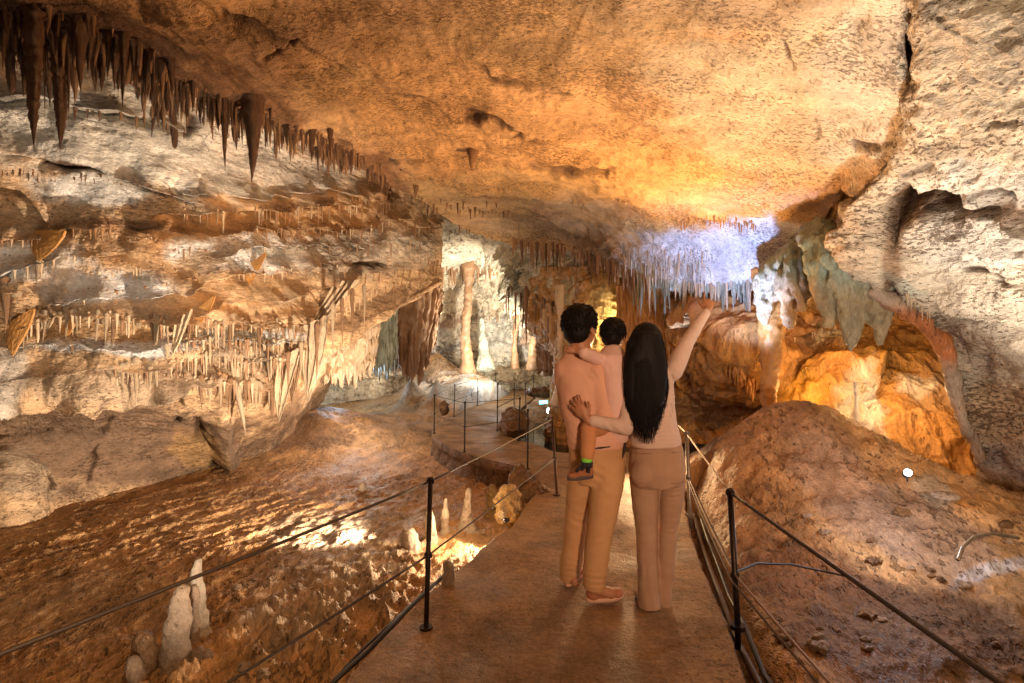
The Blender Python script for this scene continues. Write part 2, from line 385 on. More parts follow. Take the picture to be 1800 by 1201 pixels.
left_col = blobs((.70,.46,.26), [
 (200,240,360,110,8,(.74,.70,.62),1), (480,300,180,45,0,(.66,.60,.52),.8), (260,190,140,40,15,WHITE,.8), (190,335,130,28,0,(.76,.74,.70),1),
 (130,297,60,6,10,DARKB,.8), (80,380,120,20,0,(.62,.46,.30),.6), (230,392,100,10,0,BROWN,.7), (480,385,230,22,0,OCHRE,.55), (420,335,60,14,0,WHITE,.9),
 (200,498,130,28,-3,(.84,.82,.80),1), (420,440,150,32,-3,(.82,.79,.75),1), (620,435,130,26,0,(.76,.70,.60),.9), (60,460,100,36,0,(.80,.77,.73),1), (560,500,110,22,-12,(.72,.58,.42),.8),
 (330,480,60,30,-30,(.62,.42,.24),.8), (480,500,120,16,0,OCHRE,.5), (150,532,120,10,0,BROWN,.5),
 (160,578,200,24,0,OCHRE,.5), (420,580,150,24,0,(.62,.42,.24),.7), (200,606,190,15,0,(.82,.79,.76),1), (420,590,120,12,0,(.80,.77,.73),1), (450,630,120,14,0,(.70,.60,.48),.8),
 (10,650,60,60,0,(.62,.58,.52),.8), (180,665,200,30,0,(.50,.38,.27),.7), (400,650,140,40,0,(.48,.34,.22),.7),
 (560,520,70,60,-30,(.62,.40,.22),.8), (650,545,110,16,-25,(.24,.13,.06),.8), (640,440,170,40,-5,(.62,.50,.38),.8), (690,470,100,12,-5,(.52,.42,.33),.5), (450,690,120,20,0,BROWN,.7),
 (200,785,320,84,0,(.27,.17,.105),1), (340,790,50,30,0,(.55,.33,.14),.8), (30,850,60,70,0,(.44,.34,.24),.7), (560,740,90,40,0,(.30,.17,.09),.9),  # wide dark blob paints the shade of the recess under the last ledge
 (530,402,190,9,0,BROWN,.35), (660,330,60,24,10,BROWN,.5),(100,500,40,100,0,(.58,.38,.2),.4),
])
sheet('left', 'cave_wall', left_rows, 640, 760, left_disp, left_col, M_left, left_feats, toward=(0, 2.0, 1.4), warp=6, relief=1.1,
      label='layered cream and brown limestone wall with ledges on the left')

# ---- right wall
right_rows = [
 [V(1.7,2.1,3.62), V(1.75,1.95,3.62), V(1.85,1.75,3.62), V(1.95,1.5,3.62), V(2.0,1.1,3.6), V(1.9,.4,3.6), V(1.9,-1,3.55), V(1.9,-5,3.5)],
 [P(1645,-60,3.1), P(1600,-60,2.62), P(1700,-60,2.52), P(1820,-60,2.42), P(2050,-80,2.2), V(3.0,1.2,3.0), V(3.2,-1,2.9), V(3.2,-5,2.8)],
 [P(1640,60,3.4), P(1606,60,2.95), P(1700,60,2.75), P(1820,60,2.6), P(2050,60,2.35), V(3.25,1.2,2.7), V(3.5,-1,2.6), V(3.5,-5,2.5)],
 [P(1640,180,3.9), P(1606,180,3.35), P(1710,180,3.05), P(1820,190,2.85), P(2050,200,2.55), V(3.5,1.2,2.4), V(3.7,-1,2.3), V(3.7,-5,2.2)],
 [P(1640,300,4.5), P(1560,300,3.95), P(1690,300,3.5), P(1820,300,3.1), P(2050,320,2.75), V(3.7,1.2,2.1), V(3.9,-1,2.0), V(3.9,-5,1.9)],
 [P(1560,390,5.2), P(1462,380,4.65), P(1640,400,4.05), P(1820,400,3.35), P(2050,440,2.9), V(3.85,1.2,1.8), V(4.1,-1,1.7), V(4.1,-5,1.6)],
 [P(1560,470,5.3), P(1480,470,4.75), P(1650,480,4.25), P(1820,500,3.55), P(2050,540,3.0), V(3.95,1.2,1.5), V(4.2,-1,1.4), V(4.2,-5,1.3)],
 [P(1640,560,5.3), P(1570,525,4.8), P(1680,560,4.4), P(1820,590,3.75), P(2050,640,3.1), V(4.0,1.2,1.2), V(4.3,-1,1.1), V(4.3,-5,1.0)],
 [P(1740,620,5.3), P(1662,615,4.8), P(1735,640,4.5), P(1830,680,3.95), P(2050,740,3.2), V(4.1,1.2,.9), V(4.3,-1,.8), V(4.3,-5,.7)],
 [P(1770,720,5.4), P(1690,720,4.9), P(1750,740,4.6), P(1840,780,4.1), P(2050,860,3.3), V(4.15,1.2,.5), V(4.4,-1,.5), V(4.4,-5,.4)],
 [P(1800,850,5.5), P(1740,850,5.0), P(1790,870,4.7), P(1860,880,4.2), P(2080,980,3.4), V(4.2,1.2,.0), V(4.4,-1,.0), V(4.4,-5,.0)],
 [P(1800,960,5.5), P(1760,960,5.0), P(1800,1000,4.7), P(1880,1020,4.2), P(2100,1150,3.4), V(4.2,1.2,-.6), V(4.4,-1,-.6), V(4.4,-5,-.6)],
]
def right_disp(v, x, y):
    r = .045*ridged(v*(2.2, 2.2, 3.4)+13, 5, .55); mid = .03*fbm(v*(4, 4, 7), 5, .6); big = .10*fbm(v*1.0+21, 3)
    e = sstep(1440, 1500, x)
    return (big*.6+r+mid)
right_feats = [
 ('ledge', [(1600,15),(1650,30),(1700,50),(1760,75),(1850,85)], .07, 40, 9), ('crack', [(1640,20),(1680,40),(1715,58)], .06, 6),
 ('crack', [(1740,78),(1800,88),(1860,85)], .05, 4), ('crack', [(1715,130),(1760,150),(1790,120)], .05, 6), ('crack', [(1745,214),(1790,210)], .06, 5),
 ('ledge', [(1590,395),(1640,372),(1680,345),(1720,355),(1760,378),(1810,405),(1880,440)], .20, 40, 16),
 ('crack', [(1585,345),(1600,372),(1640,370),(1680,350)], .4, 22), ('crack', [(1680,345),(1730,360),(1780,388),(1840,420)], .4, 12),
 ('crack', [(1700,330),(1740,322),(1790,330)], .06, 5), ('crack', [(1760,365),(1810,380)], .2, 22),
 ('crack', [(1480,318),(1520,340),(1555,368),(1585,385)], .35, 13), ('crack', [(1462,400),(1458,370),(1475,325)], .3, 12), ('crack', [(1570,390),(1570,440),(1565,480),(1572,520)], .12, 12),
 ('crack', [(1610,390),(1680,385)], .04, 4), ('crack', [(1610,445),(1660,450),(1690,440)], .05, 4), ('crack', [(1700,480),(1800,500)], .04, 4),
 ('crack', [(1640,270),(1650,290),(1600,300)], .08, 6), ('ledge', [(1660,640),(1720,660),(1800,690)], .06, 30, 14),
 ('ledge', [(1640,520),(1700,545),(1760,560),(1830,580)], .07, 30, 14), ('ledge', [(1690,735),(1730,760),(1760,780)], .06, 20, 8),
 ('crack', [(1700,745),(1715,770),(1725,800)], .06, 5),
]
right_col = blobs((.58,.48,.36), [
 (1700,60,150,90,0,(.48,.38,.27),.7), (1700,220,120,90,0,(.58,.46,.32),.6), (1720,320,110,50,0,(.68,.62,.54),.8),
 (1520,420,70,60,0,(.62,.48,.34),.8), (1600,375,50,26,0,(.26,.14,.07),.95), (1790,375,50,26,0,(.26,.15,.08),.9),
 (1720,430,120,60,0,(.66,.60,.52),.8), (1570,470,20,70,0,BROWN,.7), (1600,500,60,14,20,(.33,.36,.30),.6),
 (1640,620,40,60,50,(.50,.22,.08),.8), (1740,560,90,60,0,(.55,.46,.36),.6), (1760,720,70,60,0,(.60,.40,.22),.7), (1740,830,90,50,0,(.32,.24,.22),.7),
])
sheet('right', 'cave_wall', right_rows, 420, 500, right_disp, right_col, M_right, right_feats, toward=(1, 2.0, 1.2), warp=6,
      label='rough pale limestone wall split by dark cracks on the right')
pass
# ================================================================ making kit
def tube_geo(pts, rad, n=10, flat=None, caps=True, up=(0, 0, 1)):
    """tapered tube through pts; rad scalar or list of r or (rx, ry); returns verts, faces"""
    pts = [Vector(p) for p in pts]; m = len(pts); vs = []; fs = []
    prev = None
    for i, p in enumerate(pts):
        t = (pts[min(i+1, m-1)]-pts[max(i-1, 0)]).normalized()
        if prev is None:
            a = Vector(up)
            if abs(t.dot(a)) > .95: a = Vector((1, 0, 0)) if abs(up[0]) < .5 else Vector((0, 0, 1))
            x = (a - t*a.dot(t)).normalized()
        else:
            x = (prev - t*prev.dot(t)).normalized()
        prev = x; y = t.cross(x)
        r = rad[i] if isinstance(rad, (list, tuple)) else rad
        rx, ry = r if isinstance(r, (list, tuple)) else (r, r)
        for k in range(n):
            a = 2*math.pi*k/n
            vs.append(p + x*(math.cos(a)*rx) + y*(math.sin(a)*ry))
    for i in range(m-1):
        for k in range(n):
            k2 = (k+1) % n
            fs.append((i*n+k, i*n+k2, (i+1)*n+k2, (i+1)*n+k))
    if caps:
        fs.append(tuple(range(n-1, -1, -1))); fs.append(tuple((m-1)*n+k for k in range(n)))
    return vs, fs
class Geo:
    def __init__(s): s.v = []; s.f = []
    def add(s, vf):
        o = len(s.v); s.v += [tuple(a) for a in vf[0]]; s.f += [tuple(i+o for i in q) for q in vf[1]]; return s
    def tube(s, pts, rad, n=10, up=(0, 0, 1)): return s.add(tube_geo(pts, rad, n, up=up))
    def ball(s, c, r, n=12, rot=None):
        rx, ry, rz = r if isinstance(r, (tuple, list)) else (r, r, r); vs = []; fs = []; m = n
        R = rot or Matrix.Identity(3)
        for i in range(1, m):
            th = math.pi*i/m
            for k in range(n):
                a = 2*math.pi*k/n
                vs.append(Vector(c)+R @ Vector((rx*math.sin(th)*math.cos(a), ry*math.sin(th)*math.sin(a), rz*math.cos(th))))
        vs.append(Vector(c)+R @ Vector((0, 0, rz))); vs.append(Vector(c)-R @ Vector((0, 0, rz)))
        T = len(vs)-2; B = T+1
        for i in range(m-2):
            for k in range(n):
                k2 = (k+1) % n; fs.append((i*n+k, (i+1)*n+k, (i+1)*n+k2, i*n+k2))
        for k in range(n):
            k2 = (k+1) % n; fs.append((T, k, k2)); fs.append((B, (m-2)*n+k2, (m-2)*n+k))
        return s.add((vs, fs))
    def box(s, c, h, R=None):
        R = R or Matrix.Identity(3); vs = []
        for x in (-1, 1):
            for y in (-1, 1):
                for z in (-1, 1): vs.append(Vector(c)+R @ Vector((x*h[0], y*h[1], z*h[2])))
        return s.add((vs, [(0,1,3,2),(4,6,7,5),(0,4,5,1),(2,3,7,6),(0,2,6,4),(1,5,7,3)]))
    def limb(s, a, b, ra, rb, n=14, k=6, bulge=0, up=(0, 0, 1)):
        """rounded tapered capsule from a to b"""
        a, b = Vector(a), Vector(b); P_ = []; R_ = []
        ma = max(ra) if isinstance(ra, tuple) else ra; mb = max(rb) if isinstance(rb, tuple) else rb
        d = (b-a).normalized()
        def sc(r, q): return tuple(x*q for x in r) if isinstance(r, tuple) else (r*q, r*q)
        for q in (0.02, .5, .87):
            P_.append(a-d*ma*math.sqrt(1-q*q)*.9); R_.append(sc(ra, q))
        for i in range(k+1):
            t = i/k; A = sc(ra, 1); B = sc(rb, 1)
            g = 1+bulge*math.sin(math.pi*t)
            P_.append(a.lerp(b, t)); R_.append(((A[0]+(B[0]-A[0])*t)*g, (A[1]+(B[1]-A[1])*t)*g))
        for q in (.87, .5, .02):
            P_.append(b+d*mb*math.sqrt(1-q*q)*.9); R_.append(sc(rb, q))
        return s.tube(P_, R_, n, up=up)
    def build(s, name, mat, parent=None, smooth=True, col=None):
        return mesh_np(name, s.v, s.f, mat, smooth=smooth, parent=parent, col=col)
    def fused(s, name, mat, parent=None, voxel=.01, smooth=4, disp=None, factor=.5, col=None):
        """weld all the shapes into one continuous skin"""
        me = bpy.data.meshes.new('tmp'); me.from_pydata(s.v, [], s.f); me.update()
        o = bpy.data.objects.new('tmp', me); COL.objects.link(o)
        md = o.modifiers.new('r', 'REMESH'); md.mode = 'VOXEL'; md.voxel_size = voxel
        if smooth:
            ms = o.modifiers.new('s', 'SMOOTH'); ms.iterations = smooth; ms.factor = factor
        bpy.context.view_layer.update()
        dg = bpy.context.evaluated_depsgraph_get(); m2 = bpy.data.meshes.new_from_object(o.evaluated_get(dg))
        bpy.data.objects.remove(o); bpy.data.meshes.remove(me)
        m2.name = name
        n = len(m2.vertices); co = np.empty(n*3, np.float32); m2.vertices.foreach_get('co', co); co = co.reshape(-1, 3)
        if disp is not None:
            nn = np.empty(n*3, np.float32); m2.vertices.foreach_get('normal', nn); nn = nn.reshape(-1, 3)
            co = co + nn*np.asarray(disp(co, nn), np.float32)[:, None]; m2.vertices.foreach_set('co', co.astype(np.float32).ravel()); m2.update()
        if col is not None:
            a = m2.color_attributes.new('Col', 'FLOAT_COLOR', 'POINT'); c = np.ones((n, 4), np.float32); c[:, :3] = col(co); a.data.foreach_set('color', c.ravel())
        m2.polygons.foreach_set('use_smooth', [True]*len(m2.polygons))
        m2.materials.clear(); m2.materials.append(mat)
        return link(bpy.data.objects.new(name, m2), parent)
# ================================================================ right alcove, far chamber, ground, path, water
flute = lambda v, fx, amp: amp*ridged(np.stack([v[:, 0]*fx, v[:, 1]*fx*.5, v[:, 2]*fx*.16+3], -1)+.5*fbm(v*.8, 2)[:, None], 3)
alc_rows = [
 [P(930,470,12.5), P(1010,470,10.6), P(1040,470,9.6),  P(1150,470,9.2), P(1240,460,8.8), P(1330,460,8.0), P(1430,430,7.4), P(1520,430,6.8), P(1640,450,6.3), P(1760,480,5.9)],
 [P(930,520,12.5), P(1010,520,10.6), P(1040,520,9.4),  P(1150,520,9.0), P(1240,515,8.2), P(1330,500,7.4), P(1430,480,7.2), P(1520,490,6.9), P(1640,520,6.4), P(1760,560,6.0)],
 [P(930,570,12.5), P(1000,570,10.6), P(1030,570,9.4),  P(1150,580,8.9), P(1230,560,7.4), P(1330,550,6.9), P(1430,540,7.3), P(1520,545,7.1), P(1640,580,6.5), P(1760,620,6.0)],
 [P(985,630,12.5), P(990,630,10.6), P(1020,630,9.4),  P(1150,640,9.0), P(1215,630,8.0), P(1320,610,6.6), P(1430,600,7.1), P(1520,610,6.9), P(1640,640,6.3), P(1760,680,5.9)],
 [P(985,690,12.5), P(980,690,10.6), P(1010,690,9.4),  P(1150,700,9.3), P(1215,690,8.6), P(1330,670,7.0), P(1430,650,6.8), P(1530,670,6.5), P(1640,700,6.1), P(1760,730,5.8)],
 [P(985,740,12.5), P(970,740,10.6), P(1000,740,9.6),  P(1150,750,9.5), P(1215,740,8.6), P(1330,735,7.4), P(1430,700,6.5), P(1540,730,6.2), P(1640,760,5.9), P(1760,790,5.6)],
 [P(985,800,12.5), P(970,800,10.6), P(1000,800,9.6),  P(1150,800,9.4), P(1215,790,8.0), P(1330,790,7.2), P(1440,780,6.4), P(1550,790,6.0), P(1640,830,5.7), P(1760,860,5.5)],
]
def alc_disp(v, x, y):
    cur = (1-sstep(1330, 1400, x))
    low = sstep(640, 720, y)
    return .11*ridged(v*(1.6, 1.6, 1.9)+31, 4)+.035*fbm(v*5, 4)+flute(v, 5.5, .12)*np.maximum(cur*.9, .45+.3*low)
alc_feats = [
 ('ledge', [(1380,640),(1430,625),(1480,612),(1520,600)], .15, 30, 12), ('ledge', [(1480,715),(1530,690),(1560,640),(1640,660)], .18, 30, 14),
 ('ledge', [(1400,672),(1450,665),(1490,668)], .15, 20, 10), ('ledge', [(1360,595),(1400,585),(1450,575)], .22, 26, 12),
 ('ledge', [(1210,560),(1260,575),(1290,610)], .3, 30, 14), ('ledge', [(1350,690),(1375,700),(1400,730),(1440,760)], .2, 24, 12),
 ('bump', 1480, 655, 60, 26, .25), ('bump', 1290, 640, 60, 70, .2),
]
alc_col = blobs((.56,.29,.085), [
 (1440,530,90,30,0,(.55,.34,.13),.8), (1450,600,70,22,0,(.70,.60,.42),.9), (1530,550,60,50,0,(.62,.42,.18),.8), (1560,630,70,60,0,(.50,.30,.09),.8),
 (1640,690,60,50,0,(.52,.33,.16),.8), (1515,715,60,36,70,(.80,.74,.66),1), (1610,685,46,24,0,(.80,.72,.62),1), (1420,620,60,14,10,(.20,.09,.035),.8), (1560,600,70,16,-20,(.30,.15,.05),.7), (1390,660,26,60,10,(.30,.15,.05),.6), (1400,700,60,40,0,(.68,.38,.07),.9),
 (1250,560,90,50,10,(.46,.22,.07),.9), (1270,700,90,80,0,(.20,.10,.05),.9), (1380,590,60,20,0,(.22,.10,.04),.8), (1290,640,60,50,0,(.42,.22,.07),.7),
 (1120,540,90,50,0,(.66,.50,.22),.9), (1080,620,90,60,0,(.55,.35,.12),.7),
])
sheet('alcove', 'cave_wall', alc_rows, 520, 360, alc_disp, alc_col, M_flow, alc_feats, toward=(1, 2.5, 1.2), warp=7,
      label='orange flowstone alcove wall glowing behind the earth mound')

far_rows = [
 [P(300,330,13), P(500,330,13.5), P(640,350,13), P(740,360,12.4), P(850,370,12), P(950,380,11.2), P(1050,390,10.6), P(1200,430,9.8)],
 [P(300,400,13.5), P(500,410,14.0), P(640,430,14.5), P(740,425,14), P(850,415,13.4), P(950,430,11.8), P(1050,470,10.4), P(1200,480,9.7)],
 [P(300,470,13.5), P(500,480,14.0), P(640,480,16), P(740,480,16.5), P(850,470,16.0), P(950,490,12.6), P(1050,530,10.4), P(1200,530,9.7)],
 [P(300,540,13.5), P(500,540,14.0), P(640,540,16), P(740,540,17.5), P(850,530,17.5), P(950,540,15), P(1050,570,11.0), P(1200,570,9.9)],
 [P(300,600,13.5), P(500,600,14.0), P(640,600,16), P(740,590,18), P(850,590,18), P(950,590,16.5), P(1050,610,12.5), P(1200,610,10.2)],
 [P(300,650,13.5), P(500,650,14.0), P(640,650,16.5), P(740,640,18.5), P(850,640,18.5), P(950,640,18), P(1050,650,14), P(1200,650,10.5)],
 [P(300,720,13.5), P(500,720,14.0), P(640,700,16.5), P(740,690,19), P(850,680,19), P(950,680,19), P(1050,690,14), P(1200,700,10.5)],
]
def far_disp(v, x, y):
    return .28*ridged(v*(.45, .45, 1.5)+51, 5, .55)+.07*fbm(v*2.1, 4)+flute(v, 2.2, .22)*sstep(540, 600, y)
far_feats = [
 ('ledge', [(760,500),(800,480),(830,474),(880,482)], .6, 12, 8), ('ledge', [(690,540),(750,545),(830,548),(880,540),(940,525)], .6, 18, 10),
 ('ledge', [(895,470),(930,500),(965,525),(1010,545),(1060,575)], .8, 22, 12), ('ledge', [(870,510),(900,512),(940,508)], .3, 10, 6),
 ('ledge', [(900,570),(960,590),(1010,612)], .6, 12, 10), ('ledge', [(690,590),(760,600),(830,596)], .3, 14, 10),
 ('ledge', [(850,435),(900,440),(940,470),(965,520)], .4, 14, 8), ('ledge', [(1000,520),(1050,524),(1120,518)], .5, 16, 8),
]
far_col = blobs((.78,.64,.44), [
 (830,445,60,20,0,(.70,.62,.45),.8), (700,500,60,24,0,(.66,.62,.55),.7), (930,480,60,30,45,(.60,.54,.36),.8), (700,570,70,20,0,(.45,.26,.15),.8),
 (900,590,80,40,20,(.68,.62,.50),.9), (760,600,60,40,0,(.68,.62,.52),.8), (990,590,60,50,45,(.16,.09,.05),.9), (1050,520,90,22,0,(.74,.66,.42),.9),
 (720,630,60,30,0,(.38,.24,.15),.8), (920,650,60,20,0,(.45,.30,.15),.8), (1060,570,70,30,0,(.62,.44,.16),.9),(770,560,50,20,0,(.36,.2,.11),.8),
])
sheet('far', 'cave_wall', far_rows, 480, 320, far_disp, far_col, M_far, far_feats, toward=(0, 6, 1.6), warp=6,
      label='white flowstone covered end wall of the far chamber')

# ---- path outline
path_px_left = [(600,1201),(672,1120),(745,1050),(790,1010),(822,990),(865,945),(903,926),(918,893),(940,868),(958,856),(928,829),(909,819),(880,813),(848,806),(816,797),(795,789),(779,780),(765,771),(759,763),(761,754),(772,744),(790,735),(802,728),(816,720),(838,712),(861,706),(880,700),(891,694),(900,686),(904,674),(907,664)]
path_px_right = [(943,664),(941,678),(939,700),(928,709),(917,717),(906,728),(896,742),(883,756),(895,766),(911,775),(930,778),(948,782),(969,793),(997,797),(1060,794),(1120,794),(1180,806),(1200,850),(1214,938),(1237,1005),(1255,1043),(1285,1110),(1312,1201)]
path_poly = [(-1.6,-5),(-1.5,-1),(-1.05,1.3)]+[floor_pt(*p)[:2] for p in path_px_left]+[floor_pt(*p)[:2] for p in path_px_right]+[(1.0,1.3),(1.05,-1),(1.2,-5)]
def poly_sd(x, y, poly):
    """distance to polygon edge, negative inside"""
    best = np.full(x.shape, 1e9); ins = np.zeros(x.shape, bool); n = len(poly)
    for k in range(n):
        ax, ay = poly[k]; bx, by = poly[(k+1) % n]; dx, dy = bx-ax, by-ay
        t = np.clip(((x-ax)*dx+(y-ay)*dy)/(dx*dx+dy*dy+1e-12), 0, 1)
        best = np.minimum(best, np.hypot(x-ax-t*dx, y-ay-t*dy))
        c = (ay > y) != (by > y)
        with np.errstate(divide='ignore', invalid='ignore'): xi = ax+(y-ay)*dx/(dy if dy else 1e-12)
        ins ^= c & (x < xi)
    return np.where(ins, -best, best)
G2 = lambda x, y, cx, cy, sx, sy, a=0: np.exp(-((((x-cx)*math.cos(a)+(y-cy)*math.sin(a))/sx)**2+((-(x-cx)*math.sin(a)+(y-cy)*math.cos(a))/sy)**2))
def ground_z(x, y):
    v = np.stack([x, y, np.zeros_like(x)], -1)
    right = sstep(-.6, 1.2, x-(.08*(y-3)))
    z = -.38+.25*sstep(9.5, 15, y)+.15*sstep(-5.2, -7.5, x)+right*.16
    # mud bank under the draperies, white mound, brown cone of the far chamber
    z = z + .62*G2(x, y, -4.0, 10.4, 1.7, 1.6)
    z = z + .95*G2(x, y, -1.5, 16.0, 1.3, 2.2, .35)+1.05*G2(x, y, -2.7, 17.4, .75, 1.2)+.55*G2(x, y, -2.62, 13.2, .22, .5)+.35*G2(x, y, -2.2, 13.3, .9, 1.3)+.4*G2(x, y, -1.92, 13.0, .14, .3)
    z = z + .35*G2(x, y, -.9, 13.2, 1.1, 1.3, .4)
    # the big mound on the right
    m = 1.02*G2(x, y, 2.95, 5.5, 1.0, 1.15, .25)+.34*G2(x, y, 3.6, 4.3, .9, 1.3, .4)+.16*G2(x, y, 2.4, 4.3, .7, 1.3, .3)+.32*G2(x, y, 4.9, 3.8, 1.2, 1.6)+.10*G2(x, y, 2.2, 2.6, 1.0, .9)
    z = z + m*sstep(.9, 1.5, x)
    z = z - .45*G2(x, y, 2.6, 8.6, 1.3, 1.2)
    # pool basin
    z = z - .55*G2(x, y, 1.2, 10.2, .95, 2.4)
    return z
def ground_full(x, y):
    v = np.stack([x, y, np.zeros_like(x)], -1)
    z = ground_z(x, y)
    sd = poly_sd(x, y, path_poly)
    a = .42; u = x*math.cos(a)+y*math.sin(a)*-1; w = x*math.sin(a)+y*math.cos(a)
    q = np.stack([u*3.0, w*1.1, z*0], -1)+.35*fbm(v*2.2, 3)[:, None]
    left = 1-sstep(-.4, .9, x-.12*(y-3))
    near = 1-sstep(6.5, 10, y)
    rough = .085*ridged(q*1.1+3, 5, .6)+.040*ridged(q*4.1+9, 4, .62)
    rub = G2(x, y, -1.3, 3.3, .75, 1.7, -.35)
    lump = np.maximum(fbm(v*6.5+5, 5, .62), -.25)
    z = z + left*near*(rough*(.55+.3*perlin(v*.8))+rub*(.11*lump+.05))
    z = z + (1-left*near)*(.05*fbm(v*1.7+4, 5, .55)+.018*ridged(v*(5, 9, 1)+2, 4, .6))
    z = z + sstep(1.45, 1.9, x)*(1-sstep(6, 8, y))*(.030*lump+.022*ridged(np.stack([x*2.2+y*1.4, y*2.6-x*1.2, 0*x], -1)*1.4+5, 4, .6))
    gul = sstep(1.6, 2.3, x)*(1-sstep(5.5, 6.5, y))
    z = z - gul*.045*ridged(np.stack([x*1.3+y*2.2, y*.7-x*.2, 0*x], -1)*1.3+9, 3)
    ed = np.exp(-np.maximum(sd, 0)/.16)
    z = np.where((x > .5) & (y < 5.5), z-.34*np.exp(-((np.maximum(sd, 0)-.05)/.16)**2)*(1-.35*np.clip(perlin(v*2.5), -1, 1)), z)
    z = np.where(sd < .03, np.minimum(z, -.22), z)
    return z, sd
nu, nv = 780, 600
uu = np.concatenate([np.linspace(-2.2, -1.15, 60), np.linspace(-1.14, 1.14, nu-120), np.linspace(1.15, 2.2, 60)])
dd = np.exp(np.linspace(math.log(1.25), math.log(26), nv))
U, D = np.meshgrid(uu, dd); X = (U*D).ravel(); Y = D.ravel()
Z, SD = ground_full(X, Y)
gv = np.stack([X, Y, Z], -1)
# near part behind the viewer
def ground_cols(v, x, y):
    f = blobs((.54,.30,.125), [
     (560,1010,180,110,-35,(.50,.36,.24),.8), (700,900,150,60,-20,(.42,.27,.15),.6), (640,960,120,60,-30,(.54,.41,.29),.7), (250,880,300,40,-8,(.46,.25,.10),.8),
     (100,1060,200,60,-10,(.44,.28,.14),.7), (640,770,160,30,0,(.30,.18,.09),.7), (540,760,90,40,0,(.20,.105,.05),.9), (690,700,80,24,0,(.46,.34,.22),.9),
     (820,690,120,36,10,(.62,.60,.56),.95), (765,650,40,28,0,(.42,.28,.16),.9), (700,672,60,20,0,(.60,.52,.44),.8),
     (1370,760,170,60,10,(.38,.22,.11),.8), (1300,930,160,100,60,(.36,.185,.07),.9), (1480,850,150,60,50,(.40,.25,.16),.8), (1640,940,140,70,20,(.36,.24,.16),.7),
     (1760,1004,90,14,-14,(.62,.58,.56),.8), (1500,1100,240,100,30,(.26,.125,.05),1), (1690,1120,200,80,20,(.20,.10,.045),1), (1640,860,50,24,30,(.52,.42,.30),.7),  # pale streak paints lamplight on rock; big dark blobs paint the dim corner
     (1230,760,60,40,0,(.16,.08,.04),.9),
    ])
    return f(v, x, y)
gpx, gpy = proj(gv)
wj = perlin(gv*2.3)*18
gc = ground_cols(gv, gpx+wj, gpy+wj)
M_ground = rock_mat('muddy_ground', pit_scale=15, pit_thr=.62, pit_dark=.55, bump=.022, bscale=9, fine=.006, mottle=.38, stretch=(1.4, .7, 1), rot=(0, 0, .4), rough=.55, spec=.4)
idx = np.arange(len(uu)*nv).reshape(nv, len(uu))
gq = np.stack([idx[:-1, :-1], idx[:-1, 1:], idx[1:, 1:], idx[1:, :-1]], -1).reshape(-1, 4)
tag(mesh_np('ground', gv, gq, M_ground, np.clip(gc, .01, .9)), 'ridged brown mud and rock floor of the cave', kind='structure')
BVH['ground'] = (gv, gq)
# the floor carried on behind the viewer
bx, by = np.meshgrid(np.linspace(-8, 8, 90), np.linspace(-6, 1.3, 50)); bxr, byr = bx.ravel(), by.ravel()
bz, _ = ground_full(bxr, byr); bz = np.where((byr > 1.1), bz-.05, bz)
bi = np.arange(90*50).reshape(50, 90); bq = np.stack([bi[:-1, :-1], bi[:-1, 1:], bi[1:, 1:], bi[1:, :-1]], -1).reshape(-1, 4)
tag(mesh_np('ground', np.stack([bxr, byr, bz], -1), bq, M_ground, np.repeat(np.array([[.34, .19, .085]]), 4500, 0)), 'brown mud floor continuing beside the near path', kind='structure')

# ---- concrete path slab with a worn edge
def dense(poly, step):
    out = []
    n = len(poly)
    for k in range(n):
        a, b = Vector(poly[k]), Vector(poly[(k+1) % n]); m = max(1, int((b-a).length/step))
        for i in range(m): out.append(tuple(a.lerp(b, i/m)))
    return out
def smooth_poly(pl, it=2):
    q = np.array(pl)
    for _ in range(it): q = .5*q+.25*np.roll(q, 1, 0)+.25*np.roll(q, -1, 0)
    return q
pp = smooth_poly(dense(path_poly, .06), 6); npp = len(pp)
cen = np.roll(pp, -1, 0)-np.roll(pp, 1, 0); nrm = np.stack([cen[:, 1], -cen[:, 0]], -1); nrm /= np.linalg.norm(nrm, axis=1)[:, None]
if poly_sd(pp[:1, 0]+nrm[:1, 0]*.01, pp[:1, 1]+nrm[:1, 1]*.01, path_poly)[0] < 0: nrm = -nrm
pvs = []; pfs = []
for r, (off, zz, jit) in enumerate([(-.012, 0, .010), (0, -.012, .012), (.004, -.10, .012), (.0, -.13, .02), (-.05, -.16, .03), (.0, -.30, .06), (.03, -.50, .08)]):
    p3 = np.concatenate([pp*3.0, np.full((npp, 1), zz*9)], 1)
    j = fbm(p3*2.3, 3)*jit
    q = pp+nrm*(off+j)[:, None]
    pvs.append(np.concatenate([q, np.full((npp, 1), zz)+(0 if r == 0 else .01*perlin(p3*3)[:, None])], 1))
pv = np.concatenate(pvs)
for r in range(6):
    for k in range(npp):
        k2 = (k+1) % npp; pfs.append((r*npp+k, r*npp+k2, (r+1)*npp+k2, (r+1)*npp+k))
M_path = rock_mat('worn_concrete', base=(.34,.20,.095), pit_scale=30, pit_thr=.66, pit_dark=.45, bump=.012, bscale=11, fine=.004, mottle=.42, rough=.62, spec=.25)
M_pathside = rock_mat('path_side_stone', base=(.22, .12, .06), pit_scale=9, pit_thr=.58, pit_dark=.7, bump=.03, bscale=8, mottle=.4)
po = mesh_np('path', pv, pfs, M_pathside, smooth=True); tag(po, 'concrete visitor path with rough stone sides winding into the cave', kind='structure')
bm = bmesh.new(); vv = [bm.verts.new((q[0], q[1], 0.0)) for q in pvs[0]]; f = bm.faces.new(vv)
if f.normal.z < 0: f.normal_flip()
bmesh.ops.triangulate(bm, faces=[f])
me = bpy.data.meshes.new('path_surface'); bm.to_mesh(me); bm.free(); me.materials.append(M_path)
